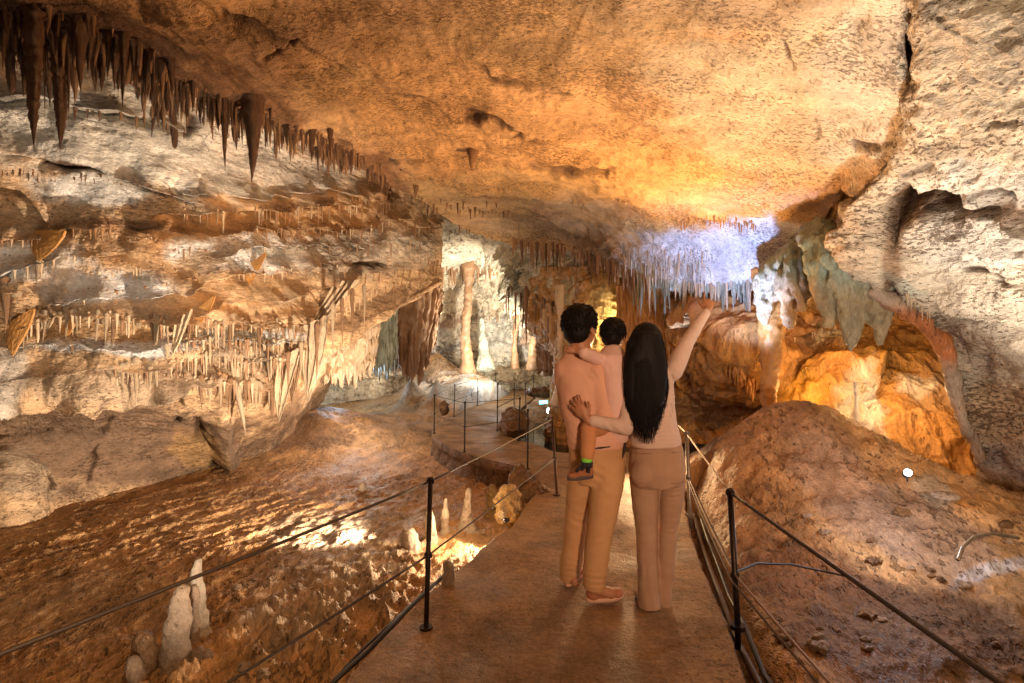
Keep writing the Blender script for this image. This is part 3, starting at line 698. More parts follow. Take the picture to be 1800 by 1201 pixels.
tag(link(bpy.data.objects.new('path', me)), 'worn dusty concrete surface of the visitor path', kind='structure')

# ---- pool water
mw, nt, b = new_mat('pool_water'); b.inputs['Base Color'].default_value = (.010, .022, .022, 1); b.inputs['Roughness'].default_value = .03
b.inputs['IOR'].default_value = 1.33; b.inputs['Specular IOR Level'].default_value = .9
n = nt.nodes.new('ShaderNodeTexNoise'); n.inputs['Scale'].default_value = 3; bp = nt.nodes.new('ShaderNodeBump'); bp.inputs['Distance'].default_value = .004
tc = nt.nodes.new('ShaderNodeTexCoord'); nt.links.new(tc.outputs['Object'], n.inputs['Vector']); nt.links.new(n.outputs['Fac'], bp.inputs['Height']); nt.links.new(bp.outputs[0], b.inputs['Normal'])
wp = [(.02,8.6),(.5,8.0),(1.3,7.8),(2.4,8.4),(2.8,10),(2.4,12.5),(1.6,14),(.7,14),(.55,12),(.2,10.5),(-.1,9.6)]
wp = smooth_poly(dense(wp, .3), 3)
tag(mesh_np('pool_water', [(a, c, -.30) for a, c in wp], [tuple(range(len(wp)))], mw, smooth=False), 'still dark pool beside the far walkway', kind='structure')
# ================================================================ stalactites and other dripstone
M_stal = rock_mat('stalactite_brown', base=(.36,.20,.10), pit_scale=26, pit_thr=.68, pit_dark=.3, bump=.006, bscale=26, fine=.002, mottle=.3, rough=.45, spec=.5, stretch=(1,1,.6))
M_stald = rock_mat('stalactite_dark', base=(.20,.10,.05), pit_scale=30, pit_thr=.66, pit_dark=.5, bump=.014, bscale=26, fine=.004, mottle=.35, rough=.45, spec=.5, stretch=(1,1,1.6))
M_stall = rock_mat('stalactite_pale', base=(.60,.44,.28), pit_scale=26, pit_thr=.68, pit_dark=.3, bump=.006, bscale=20, fine=.002, mottle=.25, rough=.45, spec=.5, stretch=(1,1,.6))
M_stalo = rock_mat('stalactite_orange', base=(.52,.25,.07), pit_scale=26, pit_thr=.68, pit_dark=.3, bump=.006, bscale=20, fine=.002, mottle=.3, rough=.4, spec=.5, stretch=(1,1,.6))
M_stalg = rock_mat('stalactite_greenish', base=(.36,.37,.28), pit_scale=20, pit_thr=.66, pit_dark=.4, bump=.010, bscale=12, fine=.003, mottle=.3, rough=.45, spec=.5, stretch=(1,1,.5))
M_stalw = rock_mat('stalactite_white', base=(.68,.64,.58), pit_scale=20, pit_thr=.68, pit_dark=.3, bump=.006, bscale=16, fine=.002, mottle=.2, rough=.45, spec=.5, stretch=(1,1,.6))

def stal_profile(style, t):
    if style == 'straw': return .9*(1-t)**.25*.8+.12*math.exp(-t*14)*4
    if style == 'cone': return (1-t)**.9+.5*math.exp(-t*9)
    if style == 'carrot': return (1-t**2.6)**.8*(.78+.22*(1-t))*(1 if t < .8 else 1-.55*(t-.8)/.2)
    return (1-t)
def make_stal(style, seed, m=22, n=9, wob=.10, rib=0):
    rr = np.random.RandomState(seed); vs = []; fs = []
    bx, by = rr.uniform(-1, 1, 2)*.35
    for i in range(m+1):
        t = i/m; r = max(.03, stal_profile(style, t))*min(1, math.sqrt((t+.002)/.10))*(1+wob*rr.uniform(-1, 1)+rib*math.sin(t*80))
        cx = bx*t*t*.5+.05*math.sin(t*7+seed); cy_ = by*t*t*.5+.05*math.cos(t*6+seed)
        z = .16-(1.16)*t
        for k in range(n):
            a = 2*math.pi*k/n; q = r*(1+.16*math.sin(2*a+seed)+.10*math.sin(3*a+seed*2+t*3)+rib*1.2*rr.uniform(-1, 1))
            vs.append((cx+q*math.cos(a), cy_+q*math.sin(a), z))
    for i in range(m):
        for k in range(n):
            k2 = (k+1) % n; fs.append((i*n+k, (i+1)*n+k, (i+1)*n+k2, i*n+k2))
    fs.append(tuple(range(n))); fs.append(tuple(m*n+k for k in range(n-1, -1, -1)))
    return vs, fs
STAL = {}
def stal_mesh(style, k, mat):
    key = (style, k, mat.name)
    if key not in STAL:
        vs, fs = make_stal(style, k*13+5, rib=.07 if style == 'carrot' else .035, m=60 if style == 'carrot' else 22, n=14 if style == 'carrot' else 8)
        me = bpy.data.meshes.new('stalactite'); me.from_pydata(vs, [], fs); me.polygons.foreach_set('use_smooth', [True]*len(me.polygons)); me.materials.append(mat)
        STAL[key] = (me, vs, fs)
    return STAL[key]
pend = []   # small repeats wait here until it is known which show largest
def stal(px, py, tip, w, style, mat, label, names, rz=None, d=None, seed=None, lean=0):
    """one named stalactite hanging from the rock met at px, py"""
    h = hit(px, py, names) if d is None else None
    if d is None:
        if h is None: return None
        p = h[0]; dd = p.y
    else: p = Vector(P(px, py, d)); dd = d
    L = (tip-py)*dd/F; r = w*.5*dd/F
    me, vs, fs = stal_mesh(style, (seed or random.randrange(4)) % 4, mat)
    o = bpy.data.objects.new('stalactite', me); COL.objects.link(o); o.location = (p.x, p.y+r*.7, p.z+.01)
    o.scale = (r, r, L); o.rotation_euler = (0, lean, rz if rz is not None else random.uniform(0, 6.28))
    tag(o, label, 'stalactite'); return o
def fringe(pts, n, ln, wd, mat, names, label, group, band=0, style=('cone', 'cone', 'straw'), vband=None, bias=1.7):
    pts = np.array(pts, float); seg = np.hypot(*np.diff(pts, axis=0).T); cum = np.concatenate([[0], np.cumsum(seg)])
    for i in range(n):
        s = (i+random.random())/n*cum[-1]; k = min(np.searchsorted(cum, s, 'right')-1, len(seg)-1); t = (s-cum[k])/seg[k]
        x, y = pts[k]+(pts[k+1]-pts[k])*t; y += random.uniform(0, band)-2
        h = hit(x, y, names)
        if h is None: continue
        p = h[0]; dd = p.y; q = random.random()**bias
        lp = ln[0]+(ln[1]-ln[0])*q; wp_ = (wd[0]+(wd[1]-wd[0])*q*random.uniform(.7, 1.2))
        mm = mat if not isinstance(mat, (list, tuple)) else random.choice(mat)
        pend.append(dict(p=(p.x, p.y, p.z), L=lp*dd/F, r=wp_*.5*dd/F, a=lp*wp_, style=random.choice(style), k=random.randrange(4), mat=mm, label=label, group=group, rz=random.uniform(0, 6.28)))
CE = ['ceiling']; LE = ['left', 'ceiling']; FA = ['far', 'ceiling', 'left', 'alcove']; AL = ['alcove', 'ceiling', 'right', 'far']

# ---- hanging forest along the dark rim, upper left
fringe([(-10,10),(130,15),(230,60),(300,105)], 190, (14,88), (4,22), [M_stald, M_stald, M_stal], LE, 'short dark stalactite crowded in the cluster at the upper left corner of the ceiling', 'dark stalactites crowded at the upper left corner', band=100)
fringe([(230,85),(300,125),(380,165),(420,190)], 130, (12,60), (3,13), [M_stald, M_stal], LE, 'small dark brown stalactite in the dense band along the ceiling rim', 'dark stalactites along the ceiling rim', band=42)
fringe([(380,165),(440,190),(500,215),(560,232),(620,262)], 180, (9,50), (3,10), [M_stald, M_stal], LE, 'small brown stalactite on the middle stretch of the ceiling rim', 'brown stalactites on the middle of the ceiling rim', band=34)
fringe([(560,240),(620,262),(670,290),(690,340),(660,370)], 110, (10,34), (3,6), [M_stal, M_stald], LE, 'tiny brown stalactite where the ceiling rim turns down', 'tiny stalactites where the rim turns down', band=26)
for a in [(48,10,262,34,'carrot',M_stald,'longest thick ribbed dark stalactite at the far upper left, narrowing to a thin drip'),
          (98,60,268,26,'carrot',M_stald,'long ribbed brown stalactite just right of the longest one, ending in a sharp point'),
          (75,60,208,9,'cone',M_stal,'thin brown stalactite squeezed between the two longest ones'),
          (118,60,215,9,'cone',M_stald,'slim dark stalactite right behind the second longest one'),
          (134,30,165,24,'cone',M_stald,'stubby dark cone tapering above the bulging stalactite'),
          (147,110,222,18,'carrot',M_stald,'medium stalactite with a bulging middle, third of the upper left row'),
          (166,80,160,10,'cone',M_stald,'short pointed stalactite between the bulging one and the slender black one'),
          (212,55,190,20,'cone',M_stald,'slender black stalactite hanging clear before the pale rock shelf'),
          (237,85,163,10,'cone',M_stald,'small dark spike right of the slender black stalactite'),
          (248,95,156,8,'cone',M_stal,'small brown spike hooked beside the small dark one'),
          (270,95,156,3,'straw',M_stal,'hair thin straw stalactite left of the rim band'),
          (66,175,212,8,'cone',M_stal,'short stub hanging behind the longest ribbed stalactite'),
          (390,175,300,20,'cone',M_stald,'tall narrow brown stalactite left of the big tapering one on the rim'),
          (403,205,300,2.5,'straw',M_stald,'long straw stalactite as thin as wire near the rim centre'),
          (424,190,258,9,'cone',M_stald,'short dark spike touching the left side of the big tapering stalactite'),
          (436,165,318,40,'cone',M_stald,'big tapering brown stalactite with a flared base at the centre of the rim'),
          (453,200,262,6,'cone',M_stald,'fine dark spike close right of the big tapering stalactite'),
          (466,200,262,5,'straw',M_stald,'second fine spike right of the big tapering stalactite'),
          (474,190,235,6,'cone',M_stald,'short spike third to the right of the big tapering stalactite'),
          (546,228,286,16,'cone',M_stald,'curved brown tusk shaped stalactite on the right part of the rim'),
          (579,225,284,11,'cone',M_stald,'pointed brown stalactite right of the tusk shaped one'),
          (600,262,294,5,'straw',M_stal,'thin pale drip right of the pointed rim stalactite'),
          (829,262,300,24,'cone',M_stal,'small lone stalactite knob in the middle of the ceiling'),
          (730,325,352,14,'cone',M_stal,'small brown stalactite above the arch on the orange ceiling'),
          (912,385,435,3,'straw',M_stall,'thin straw hanging over the crown of the arch'),]:
    stal(*a, names=CE)
# ---- ledges of the left wall
Lb = 'short drip stalactite hanging from the '
fringe([(130,190),(210,203),(330,232)], 14, (8,30), (3,7), M_stald, LE, Lb+'dark edge of the pale upper shelf', 'drips under the pale upper shelf')
fringe([(320,362),(400,372),(470,366),(560,362),(640,352),(700,345)], 62, (14,38), (3,6), [M_stal, M_stall, M_stal], LE, Lb+'brown shelf below the white patch', 'drips under the brown shelf', band=8)
fringe([(410,395),(500,400),(590,398),(700,390),(830,398)], 62, (10,28), (2.5,5), [M_stal, M_stal, M_stall], LE, Lb+'second brown shelf above the arch', 'drips under the second brown shelf', band=10)
fringe([(560,345),(640,330),(720,340),(800,350),(900,362)], 50, (8,22), (2.5,5), [M_stal], LE, Lb+'ceiling edge above the arch', 'drips along the ceiling edge above the arch', band=22)
fringe([(80,400),(130,400),(200,398)], 10, (10,34), (4,9), M_stal, LE, Lb+'dark brown recess on the left', 'drips in the dark brown recess')
fringe([(100,508),(200,512),(300,498),(370,482)], 22, (8,26), (4,8), [M_stall, M_stal], LE, Lb+'lip under the large white patch', 'drips under the large white patch', band=6)
fringe([(10,556),(120,546),(220,552),(330,562),(420,560),(520,562)], 110, (20,58), (5,10), [M_stall, M_stall, M_stal], LE, 'pale stalactite in the long fringe across the middle of the left wall', 'pale fringe across the left wall', band=26, bias=1.7)
fringe([(300,594),(400,600),(520,598)], 50, (14,40), (4,8), [M_stall, M_stal], LE, 'pale thin stalactite in the lower fringe of the left wall', 'lower fringe of the left wall', band=8)
fringe([(200,640),(300,632),(400,636),(500,630),(555,600)], 44, (14,44), (4,9), [M_stall, M_stal], LE, 'brown stalactite of the lowest ledge before the recess', 'stalactites of the lowest ledge', band=10)
fringe([(350,668),(420,675),(490,678)], 22, (16,60), (4,10), [M_stall, M_stal], LE, 'stalactite hanging over the dark recess at the foot of the wall', 'stalactites over the dark recess', band=4)
fringe([(300,440),(400,432),(500,428),(620,430),(740,422)], 70, (8,22), (2.5,4.5), [M_stal, M_stall], LE, Lb+'white shelf above the long crack', 'drips under the white shelf above the long crack', band=12)
fringe([(150,480),(260,470),(330,462)], 30, (8,30), (3,6), [M_stall], LE, Lb+'upper rim of the white patch', 'drips over the white patch', band=20)
fringe([(380,476),(470,472),(560,470),(640,466)], 36, (8,24), (3,5), [M_stall, M_stal], LE, Lb+'rim beside the orange blade', 'drips beside the orange blade', band=12)
fringe([(0,300),(80,300),(180,310),(260,330),(330,350)], 40, (6,20), (2.5,5), [M_stal, M_stald], LE, Lb+'dark crack of the upper wall', 'drips along the dark crack of the upper wall', band=10)
fringe([(0,420),(70,420),(160,415),(280,420)], 50, (10,34), (3,6), [M_stal, M_stall], LE, Lb+'brown band at the left', 'drips of the brown band at the left', band=10)
fringe([(560,575),(580,560),(620,530),(680,500),(760,490)], 30, (8,26), (3,5), [M_stal, M_stall], LE, Lb+'sloping arch edge', 'drips along the sloping arch edge', band=6)
fringe([(330,600),(430,606),(530,600)], 90, (20,60), (3,6), [M_stall, M_stal], LE, 'slim dripstone of the dense lower curtain on the left wall', 'dense lower curtain of the left wall', band=36)
fringe([(200,660),(300,655),(420,660),(500,655)], 60, (14,40), (3,6), [M_stal, M_stall], LE, 'slim brown dripstone over the dark recess', 'slim dripstones over the dark recess', band=18)
fringe([(0,470),(60,465),(130,452)], 8, (14,50), (5,10), M_stall, LE, Lb+'white hollow at the left edge', 'drips by the white hollow')
fringe([(640,485),(700,478),(760,480)], 12, (6,18), (3,5), M_stal, LE, Lb+'arch underside', 'drips under the arch')
for a in [(22,520,628,22,'cone',M_stall,'long ivory stalactite at the left edge below the white hollow'),
          (5,500,588,16,'cone',M_stal,'brown stalactite cut by the left edge of the view'),
          (236,640,716,12,'cone',M_stall,'double pointed pale stalactite hanging low under the left ledge'),
          (262,650,684,8,'cone',M_stall,'short pale stalactite right of the double pointed one'),
          (288,590,634,22,'cone',M_stall,'broad ribbed pale stalactite ending the middle fringe'),
          (366,675,715,10,'cone',M_stall,'pale stalactite left of the slanting one over the recess'),
          (442,670,720,10,'cone',M_stall,'pale stalactite between slanting stalactite and the draperies'),
          (457,680,710,8,'cone',M_stall,'small stalactite next to the draperies over the recess')]:
    stal(*a, names=LE)
stal(408, 655, 775, 22, 'cone', M_stall, 'slanting brown stalactite pointing at the cracked column on the left wall', LE, lean=.22)

# ---- draperies
def drapery(A, B, T, mat, label, d=None, names=LE, fold=.03, thick=.015, seed=1, name='drapery', cat='drapery', ex=1.3, dB=None, nf=3, tipw=.04, nu=26, nv=40):
    """a curled sheet of dripstone between top edge A-B, narrowing to the tip T"""
    if d is None:
        h = hit((A[0]+B[0])/2, (A[1]+B[1])/2, names); d = h[0].y-.06 if h else 6
    a, b, t = Vector(P(*A, d)), Vector(P(*B, dB or d)), Vector(P(*T, (d+(dB or d))/2))
    rr = np.random.RandomState(seed); ph = rr.uniform(0, 6, 4)
    U_, V_ = np.meshgrid(np.linspace(0, 1, nu), np.linspace(-.06, 1, nv)); vv_ = np.clip(V_, 0, 1)
    a, b, t = (np.array(q) for q in (a, b, t))
    top = a+(b-a)*U_[..., None]
    w = (1-vv_**ex)*(1-tipw)+tipw
    um = U_-.5
    end = t+(b-a)*um[..., None]*.0
    axis = (a+b)/2+(t-(a+b)/2)*vv_[..., None]
    pos = axis+(b-a)*(um*w)[..., None]
    pos[..., 2] += (a[2]-b[2])*um*(1-w)*.4 - np.minimum(V_, 0)*2.0*.1
    across = (b-a)/np.linalg.norm(b-a); nrm_ = np.array([-across[1], across[0], 0]); nrm_ = nrm_/np.linalg.norm(nrm_)*-1
    off = fold*w*np.sin(U_*nf*6.28+ph[0]+V_*1.5)+(.4*fold*np.sin(U_*nf*2.3*6.28+ph[1]) if nf >= 1 else 0)+fold*.5*np.sin(V_*5+ph[2])
    off += .5*fold*perlin(np.stack([U_*9, V_*9, U_*0+seed], -1).reshape(-1, 3)).reshape(U_.shape)
    th = thick*(.5+.5*w)
    f1 = pos+nrm_*(off-th)[..., None]; f2 = pos+nrm_*(off+th)[..., None]
    vs = np.concatenate([f1.reshape(-1, 3), f2.reshape(-1, 3)]); N_ = nu*nv; fs = []
    for j in range(nv-1):
        for i in range(nu-1):
            q = (j*nu+i, j*nu+i+1, (j+1)*nu+i+1, (j+1)*nu+i); fs.append(q); fs.append(tuple(N_+x for x in reversed(q)))
    for j in range(nv-1):
        for i in (0, nu-1):
            fs.append((j*nu+i, (j+1)*nu+i, N_+(j+1)*nu+i, N_+j*nu+i))
    for i in range(nu-1):
        for j in (0, nv-1): fs.append((j*nu+i, j*nu+i+1, N_+j*nu+i+1, N_+j*nu+i))
    o = mesh_np(name, vs, fs, mat); tag(o, label, cat); return o
drapery((520,582),(576,556),(541,700), M_stall, 'large folded peach drapery hanging highest over the mud bank', fold=.05, nf=3, seed=3, ex=1.7, thick=.02)
drapery((486,642),(530,608),(489,736), M_stall, 'long pointed drapery leaning left, lowest tip over the mud bank', fold=.035, nf=2, seed=4, ex=1.8, thick=.02)
drapery((506,636),(536,600),(512,704), M_stal, 'narrow brown drapery between the two large ones', fold=.03, seed=5, ex=1.4)
drapery((432,470),(468,446),(437,498), M_stalo, 'orange translucent drapery blade hanging at the centre of the left wall', fold=.006, seed=6, nf=.4, ex=2.2)
drapery((345,548),(378,522),(352,566), M_stalo, 'small orange drapery blade above the middle fringe', fold=.006, seed=7, nf=.4, ex=2.2)
drapery((60,408),(115,408),(68,458), M_stalo, 'brown drapery blade in the left recess', fold=.01, seed=8, nf=.6, ex=2.2)
drapery((20,570),(60,545),(22,622), M_stalo, 'wide orange drapery blade beside the ivory stalactite', fold=.01, seed=9, nf=.5, ex=2.2)
drapery((110,575),(140,552),(113,600), M_stalo, 'orange drapery blade glowing in the middle fringe', fold=.01, seed=10, nf=.5, ex=2.2)
drapery((60,590),(100,548),(62,612), M_stall, 'pale drapery blade at the left end of the middle fringe', fold=.02, seed=11, nf=2)
drapery((310,570),(340,545),(302,625), M_stall, 'long pale drapery at the right end of the middle fringe', fold=.02, seed=12, nf=2)
# slanting ribs running up from the large draperies
drapery((586,496),(630,494),(536,606), M_stall, 'ribbed drapery climbing to the arch spring line', fold=.05, nf=4, seed=13, ex=1.0, tipw=.35)
for k_, (x_, y_, t_, w_) in enumerate([(505,628,690,9),(528,610,668,8),(556,580,672,10),(584,545,640,9),(600,535,615,8),(472,672,728,9),(618,520,600,8),(640,510,575,7)]):
    stal(x_, y_, t_, w_, 'cone', [M_stal, M_stall][k_ % 2], ['thin stalactite left of the large folded drapery','thin stalactite before the narrow brown drapery','stalactite behind the tip of the large folded drapery','stalactite under the climbing ribbed drapery','short stalactite at the arch spring line','brown stalactite left of the long pointed drapery','small stalactite right of the arch spring line','last small stalactite on the arch edge towards the chamber'][k_], LE, d=6.4+.12*k_)

# ---- curtains beyond the arch
def curtain(top, bot, mat, label, name='flowstone_curtain', flutes=7, amp=.08, seed=1, jag=.10, thick=.12, nu=70, nv=50, cat='flowstone curtain', col=None):
    top = crom(np.array([P(*q) for q in top]), nu, 0); bot = crom(np.array([P(*q) for q in bot]), nu, 0)
    u = np.linspace(0, 1, nu); rr = np.random.RandomState(seed)
    L = np.linalg.norm(bot-top, axis=1).mean()
    jg = jag*L*(perlin(np.stack([u*flutes*1.7, u*0+seed, u*0], -1))+.5*perlin(np.stack([u*flutes*4, u*0+seed, u*0], -1)))
    bot = bot.copy(); bot[:, 2] -= jg
    v = np.linspace(0, 1, nv)[:, None, None]
    pos = top[None]*(1-v)+bot[None]*v
    ac = top[-1]-top[0]; nn_ = np.array([ac[1], -ac[0], 0]); nn_ /= np.linalg.norm(nn_)+1e-9
    if nn_[1] > 0: nn_ = -nn_
    UU, VV = np.meshgrid(u, np.linspace(0, 1, nv))
    q = np.stack([UU*flutes*1.1+.12*np.sin(VV*5+seed), VV*1.2+seed, UU*0], -1).reshape(-1, 3)
    off = (amp*ridged(q*1.6, 3)).reshape(UU.shape)+.2*amp*perlin(pos.reshape(-1, 3)*6).reshape(UU.shape)
    th = thick*(1-.75*VV)*np.sqrt(np.clip(1-(2*UU-1)**2, .03, 1))
    f1 = pos+nn_*(off+th)[..., None]; f2 = pos+nn_*(off*.5-th)[..., None]
    f1[-1] = (f1[-1]+f2[-1])/2; f2[-1] = f1[-1]
    vs = np.concatenate([f1.reshape(-1, 3), f2.reshape(-1, 3)]); N_ = nu*nv
    idx = np.arange(N_).reshape(nv, nu); qq = np.stack([idx[:-1, :-1], idx[1:, :-1], idx[1:, 1:], idx[:-1, 1:]], -1).reshape(-1, 4)
    e = [np.stack([idx[:-1, c], idx[1:, c], idx[1:, c]+N_, idx[:-1, c]+N_], -1) for c in (0, -1)]
    fs = np.concatenate([qq, qq[:, ::-1]+N_]+e)
    o = mesh_np(name, vs, np.ascontiguousarray(fs), mat); tag(o, label, cat); return o
curtain([(560,610,10),(600,585,10.3),(640,560,10.6),(668,535,10.9)], [(565,672,9.8),(600,668,10.1),(630,660,10.4),(655,650,10.6)], M_stall, 'peach flowstone curtain at the left foot of the arch', flutes=9, seed=2, jag=.35, amp=.2)
curtain([(636,555,11.6),(665,530,11.8),(700,510,12)], [(640,640,11.4),(670,655,11.6),(695,640,11.8)], M_stalg, 'grey green ribbed curtain behind the peach one', flutes=8, seed=3, jag=.4, amp=.22)
curtain([(692,520,13),(720,510,13.2),(760,500,13.6),(775,505,13.8)], [(697,648,12.8),(720,665,13),(745,645,13.3),(772,545,13.6)], M_stal, 'reddish brown flowstone curtain left of the tall column', flutes=6, seed=4, jag=.3, amp=.24)
curtain([(945,555,13),(975,560,12.5),(1000,575,12)], [(950,650,13),(975,655,12.5),(1000,640,12)], M_stal, 'brown stalactite curtain at the right of the far chamber', flutes=8, seed=5, jag=.22, amp=.14)
0 and curtain([(872,560,16.5),(905,565,16.4),(945,575,16.2)], [(876,640,16.5),(905,646,16.4),(945,642,16.2)], M_stal, 'low pale curtain behind the far end of the walkway', flutes=8, seed=6, jag=.1, amp=.10)
curtain([(1085,505,8.9),(1140,500,8.6),(1200,500,8.2)], [(1090,640,8.8),(1150,650,8.5),(1205,640,8.0)], M_stalo, 'orange flowstone curtain behind the woman', flutes=9, seed=7, jag=.2, amp=.12)
curtain([(1200,500,7.7),(1260,500,7.4),(1340,500,7.0)], [(1215,600,7.6),(1270,650,7.2),(1340,700,6.9)], M_stalo, 'large orange brown curtain left of the hanging green formation', flutes=8, seed=8, jag=.24, amp=.12)
curtain([(1270,590,6.9),(1300,600,6.8),(1330,610,6.7)], [(1272,650,6.8),(1300,680,6.7),(1330,700,6.6)], M_stalo, 'ochre organ pipe curtain above the mound', flutes=5, seed=9, jag=.3, amp=.10)

# ---- the tall column and companions in the far chamber
def column_rock(pts, rad, name, mat, label, cat, vox=.05, amp=.05, fq=3):
    g = Geo(); g.tube(pts, rad, 14)
    o = g.fused(name, mat, voxel=vox, smooth=2, disp=lambda c, n: amp*ridged(c*(fq, fq, fq*.6)+3, 3)+amp*.5*fbm(c*fq*3, 3)); tag(o, label, cat, kind='thing'); return o
column_rock([P(824,455,15.5),P(824,480,15.5),P(823,500,15.5),P(822,540,15.5),P(818,580,15.5),P(820,615,15.5),P(822,640,15.5),P(822,655,15.5)], [.26,.17,.10,.11,.12,.15,.18,.28], 'stone_column', M_stal, 'tall slender stone column joining roof and white mound', 'column', vox=.04)
column_rock([P(846,560,15.8),P(848,590,15.8),P(850,620,15.7),P(853,650,15.5)], [.05,.11,.15,.28], 'stalagmite', M_stalg, 'grey stalagmite leaning on the tall column', 'stalagmite', vox=.05)
0 and column_rock([P(866,515,16),P(868,540,16),P(866,560,16)], [.3,.22,.1], 'stalactite', M_stal, 'knobbly brown stalactite right of the tall column', 'stalactite', vox=.05)
column_rock([P(985,500,9.6),P(985,560,9.6),P(986,600,9.6),P(985,650,9.6),P(984,690,9.6),P(983,715,9.6)], [.10,.05,.05,.05,.10,.16], 'stone_column', M_stall, 'pale thin column beside the pool', 'column', vox=.035, amp=.03)
column_rock([P(1353,470,6.1),P(1355,520,6.1),P(1356,580,6.1),P(1354,640,6.1),P(1352,700,6.1),P(1353,745,6.1)], [.20,.16,.13,.10,.07,.07], 'stone_column', M_stalo, 'long orange column dropping from the green formation to the mound', 'column', vox=.022, amp=.03, fq=6)
column_rock([P(1502,672,5.9),P(1503,700,5.9),P(1503,745,5.9)], [.03,.035,.05], 'stalagmite', M_stalw, 'thin white stone stem standing in the bright alcove', 'stalagmite', vox=.015, amp=.008, fq=8)
for k_, (x_, y0_, y1_, r_, d_, m_, l_) in enumerate([(715,520,652,.11,15.2,M_stal,'thin pale column left of the tall column'),(742,530,650,.11,16.0,M_stal,'short brown column between the curtain and the tall column'),
        (905,525,648,.08,16.2,M_stal,'pale thin column behind the walkway end'),(938,548,650,.13,14.5,M_stal,'brown column right of the walkway end'),(962,575,660,.10,13.2,M_stall,'slender cream column behind the man shoulder')]):
    column_rock([P(x_,y0_,d_), P(x_+2,(y0_*2+y1_)/3,d_), P(x_-1,(y0_+y1_*2)/3,d_), P(x_,y1_,d_)], [r_*1.7, r_*.75, r_*.8, r_*1.6], 'stone_column', m_, l_, 'column', vox=.04, amp=.045)
fringe([(750,455),(780,465),(830,470),(875,470)], 26, (10,42), (4,9), [M_stal], FA, 'brown stalactite around the head of the tall column', 'stalactites around the column head', band=10)
fringe([(690,545),(760,550),(830,550),(900,545)], 40, (8,24), (2.5,5), [M_stal, M_stall], FA, 'small stalactite of the ledge in the far chamber', 'stalactites of the far ledge', band=6)
fringe([(885,500),(920,515),(960,535),(1010,560)], 34, (14,70), (3,7), [M_stal, M_stal, M_stald], FA, 'long brown stalactite under the slanting white slab', 'stalactites under the slanting slab', band=10)
stal(925, 520, 618, 9, 'cone', M_stal, 'very long brown stalactite pointing down at the far walkway', FA, d=11.5)
fringe([(900,415),(960,430),(1020,440),(1080,460),(1140,490)], 90, (14,50), (4,7), [M_stal, M_stal, M_stald], CE, 'brown stalactite of the dark fringe above the family', 'dark fringe above the family', band=8)
fringe([(1110,482),(1160,492),(1220,498),(1280,498),(1330,490)], 110, (14,78), (4,8), [M_stalg, M_stall, M_stalg], CE, 'long pale green stalactite behind the pointing hand', 'pale green stalactites behind the pointing hand', band=10, bias=2.2)
fringe([(1090,430),(1150,438),(1250,440)], 34, (12,36), (2.5,4), [M_stalw, M_stall], CE, 'hair thin straw stalactite in the bluish light', 'straws in the bluish light', band=30, style=('straw',))
fringe([(1080,455),(1150,460),(1250,462)], 40, (10,34), (2.5,4), [M_stalg, M_stalw], CE, 'small bluish straw on the low ceiling', 'bluish straws on the low ceiling', band=26, style=('straw', 'cone'))
fringe([(1190,385),(1250,378),(1330,388)], 40, (8,20), (2.5,4.5), [M_stalo], CE, 'tiny orange straw on the glowing orange ceiling strip', 'straws on the orange ceiling strip', band=14, style=('straw', 'cone'))
stal(1148, 418, 455, 5, 'cone', M_stalw, 'white stalactite catching the bluish light above the family', CE)
drapery((1133,412),(1153,412),(1146,428), M_stalw, 'small white drapery catching the bluish light', names=CE, fold=.01, seed=21, nf=1)
fringe([(1385,560),(1450,570),(1500,565)], 12, (10,50), (3,6), [M_stalo, M_stall], AL, 'small amber stalactite inside the glowing alcove', 'amber stalactites in the alcove', band=8)
fringe([(1590,515),(1620,540),(1640,560)], 8, (10,30), (3,5), [M_stall], AL, 'small stalactite under the rib of the alcove', 'stalactites under the rib')

# ---- hanging green formation with its folded lobes
g = Geo()
rl = random.Random(3)
def lobe(pts, rad, flat=.75):
    g.tube([P(*q) for q in pts], [(r*.86, r*flat*.8) for r in rad], 12)
    for j in range(9):
        a = math.pi*(1.05+.9*j/8)+rl.uniform(-.1, .1); k1 = rl.uniform(.75, 1.0)
        pl = [Vector(P(*q))+Vector((math.cos(a)*r*.95, math.sin(a)*r*flat*.95, 0)) for q, r in zip(pts, rad)]
        n_ = len(pl)-1; pl.append(pl[-1]+Vector((0, 0, -rl.uniform(.02, .10))))
        g.tube(pl, [.034*k1*(1-.5*i/(n_+1)) for i in range(n_+1)]+[.008], 7)
lobe([(1440,418,5.3),(1405,452,5.4),(1365,485,5.6),(1345,525,5.8),(1342,555,5.8)], [.10,.20,.22,.12,.03])
lobe([(1440,425,5.3),(1420,455,5.3),(1392,490,5.4),(1385,525,5.5),(1386,560,5.5)], [.10,.19,.16,.09,.02])
lobe([(1430,440,5.3),(1415,470,5.3),(1408,500,5.3),(1408,530,5.3)], [.15,.16,.10,.02])
lobe([(1445,425,5.1),(1445,465,5.0),(1452,500,5.0),(1460,530,5.0),(1456,556,5.0)], [.12,.17,.15,.13,.03])
lobe([(1450,425,5.0),(1475,462,4.9),(1488,500,4.9),(1494,545,4.9),(1497,602,4.9)], [.12,.20,.16,.10,.015])
lobe([(1455,425,5.0),(1495,455,4.9),(1520,490,4.85),(1537,535,4.85),(1547,592,4.85)], [.10,.18,.16,.12,.02])
lobe([(1470,440,4.9),(1520,468,4.8),(1548,500,4.8),(1540,545,4.8)], [.10,.16,.12,.03])
lobe([(1500,545,4.9),(1512,560,4.9),(1478,530,4.9)], [.06,.03,.03])
lobe([(1440,400,5.3),(1440,430,5.1),(1470,448,5.0)], [.14,.2,.2])
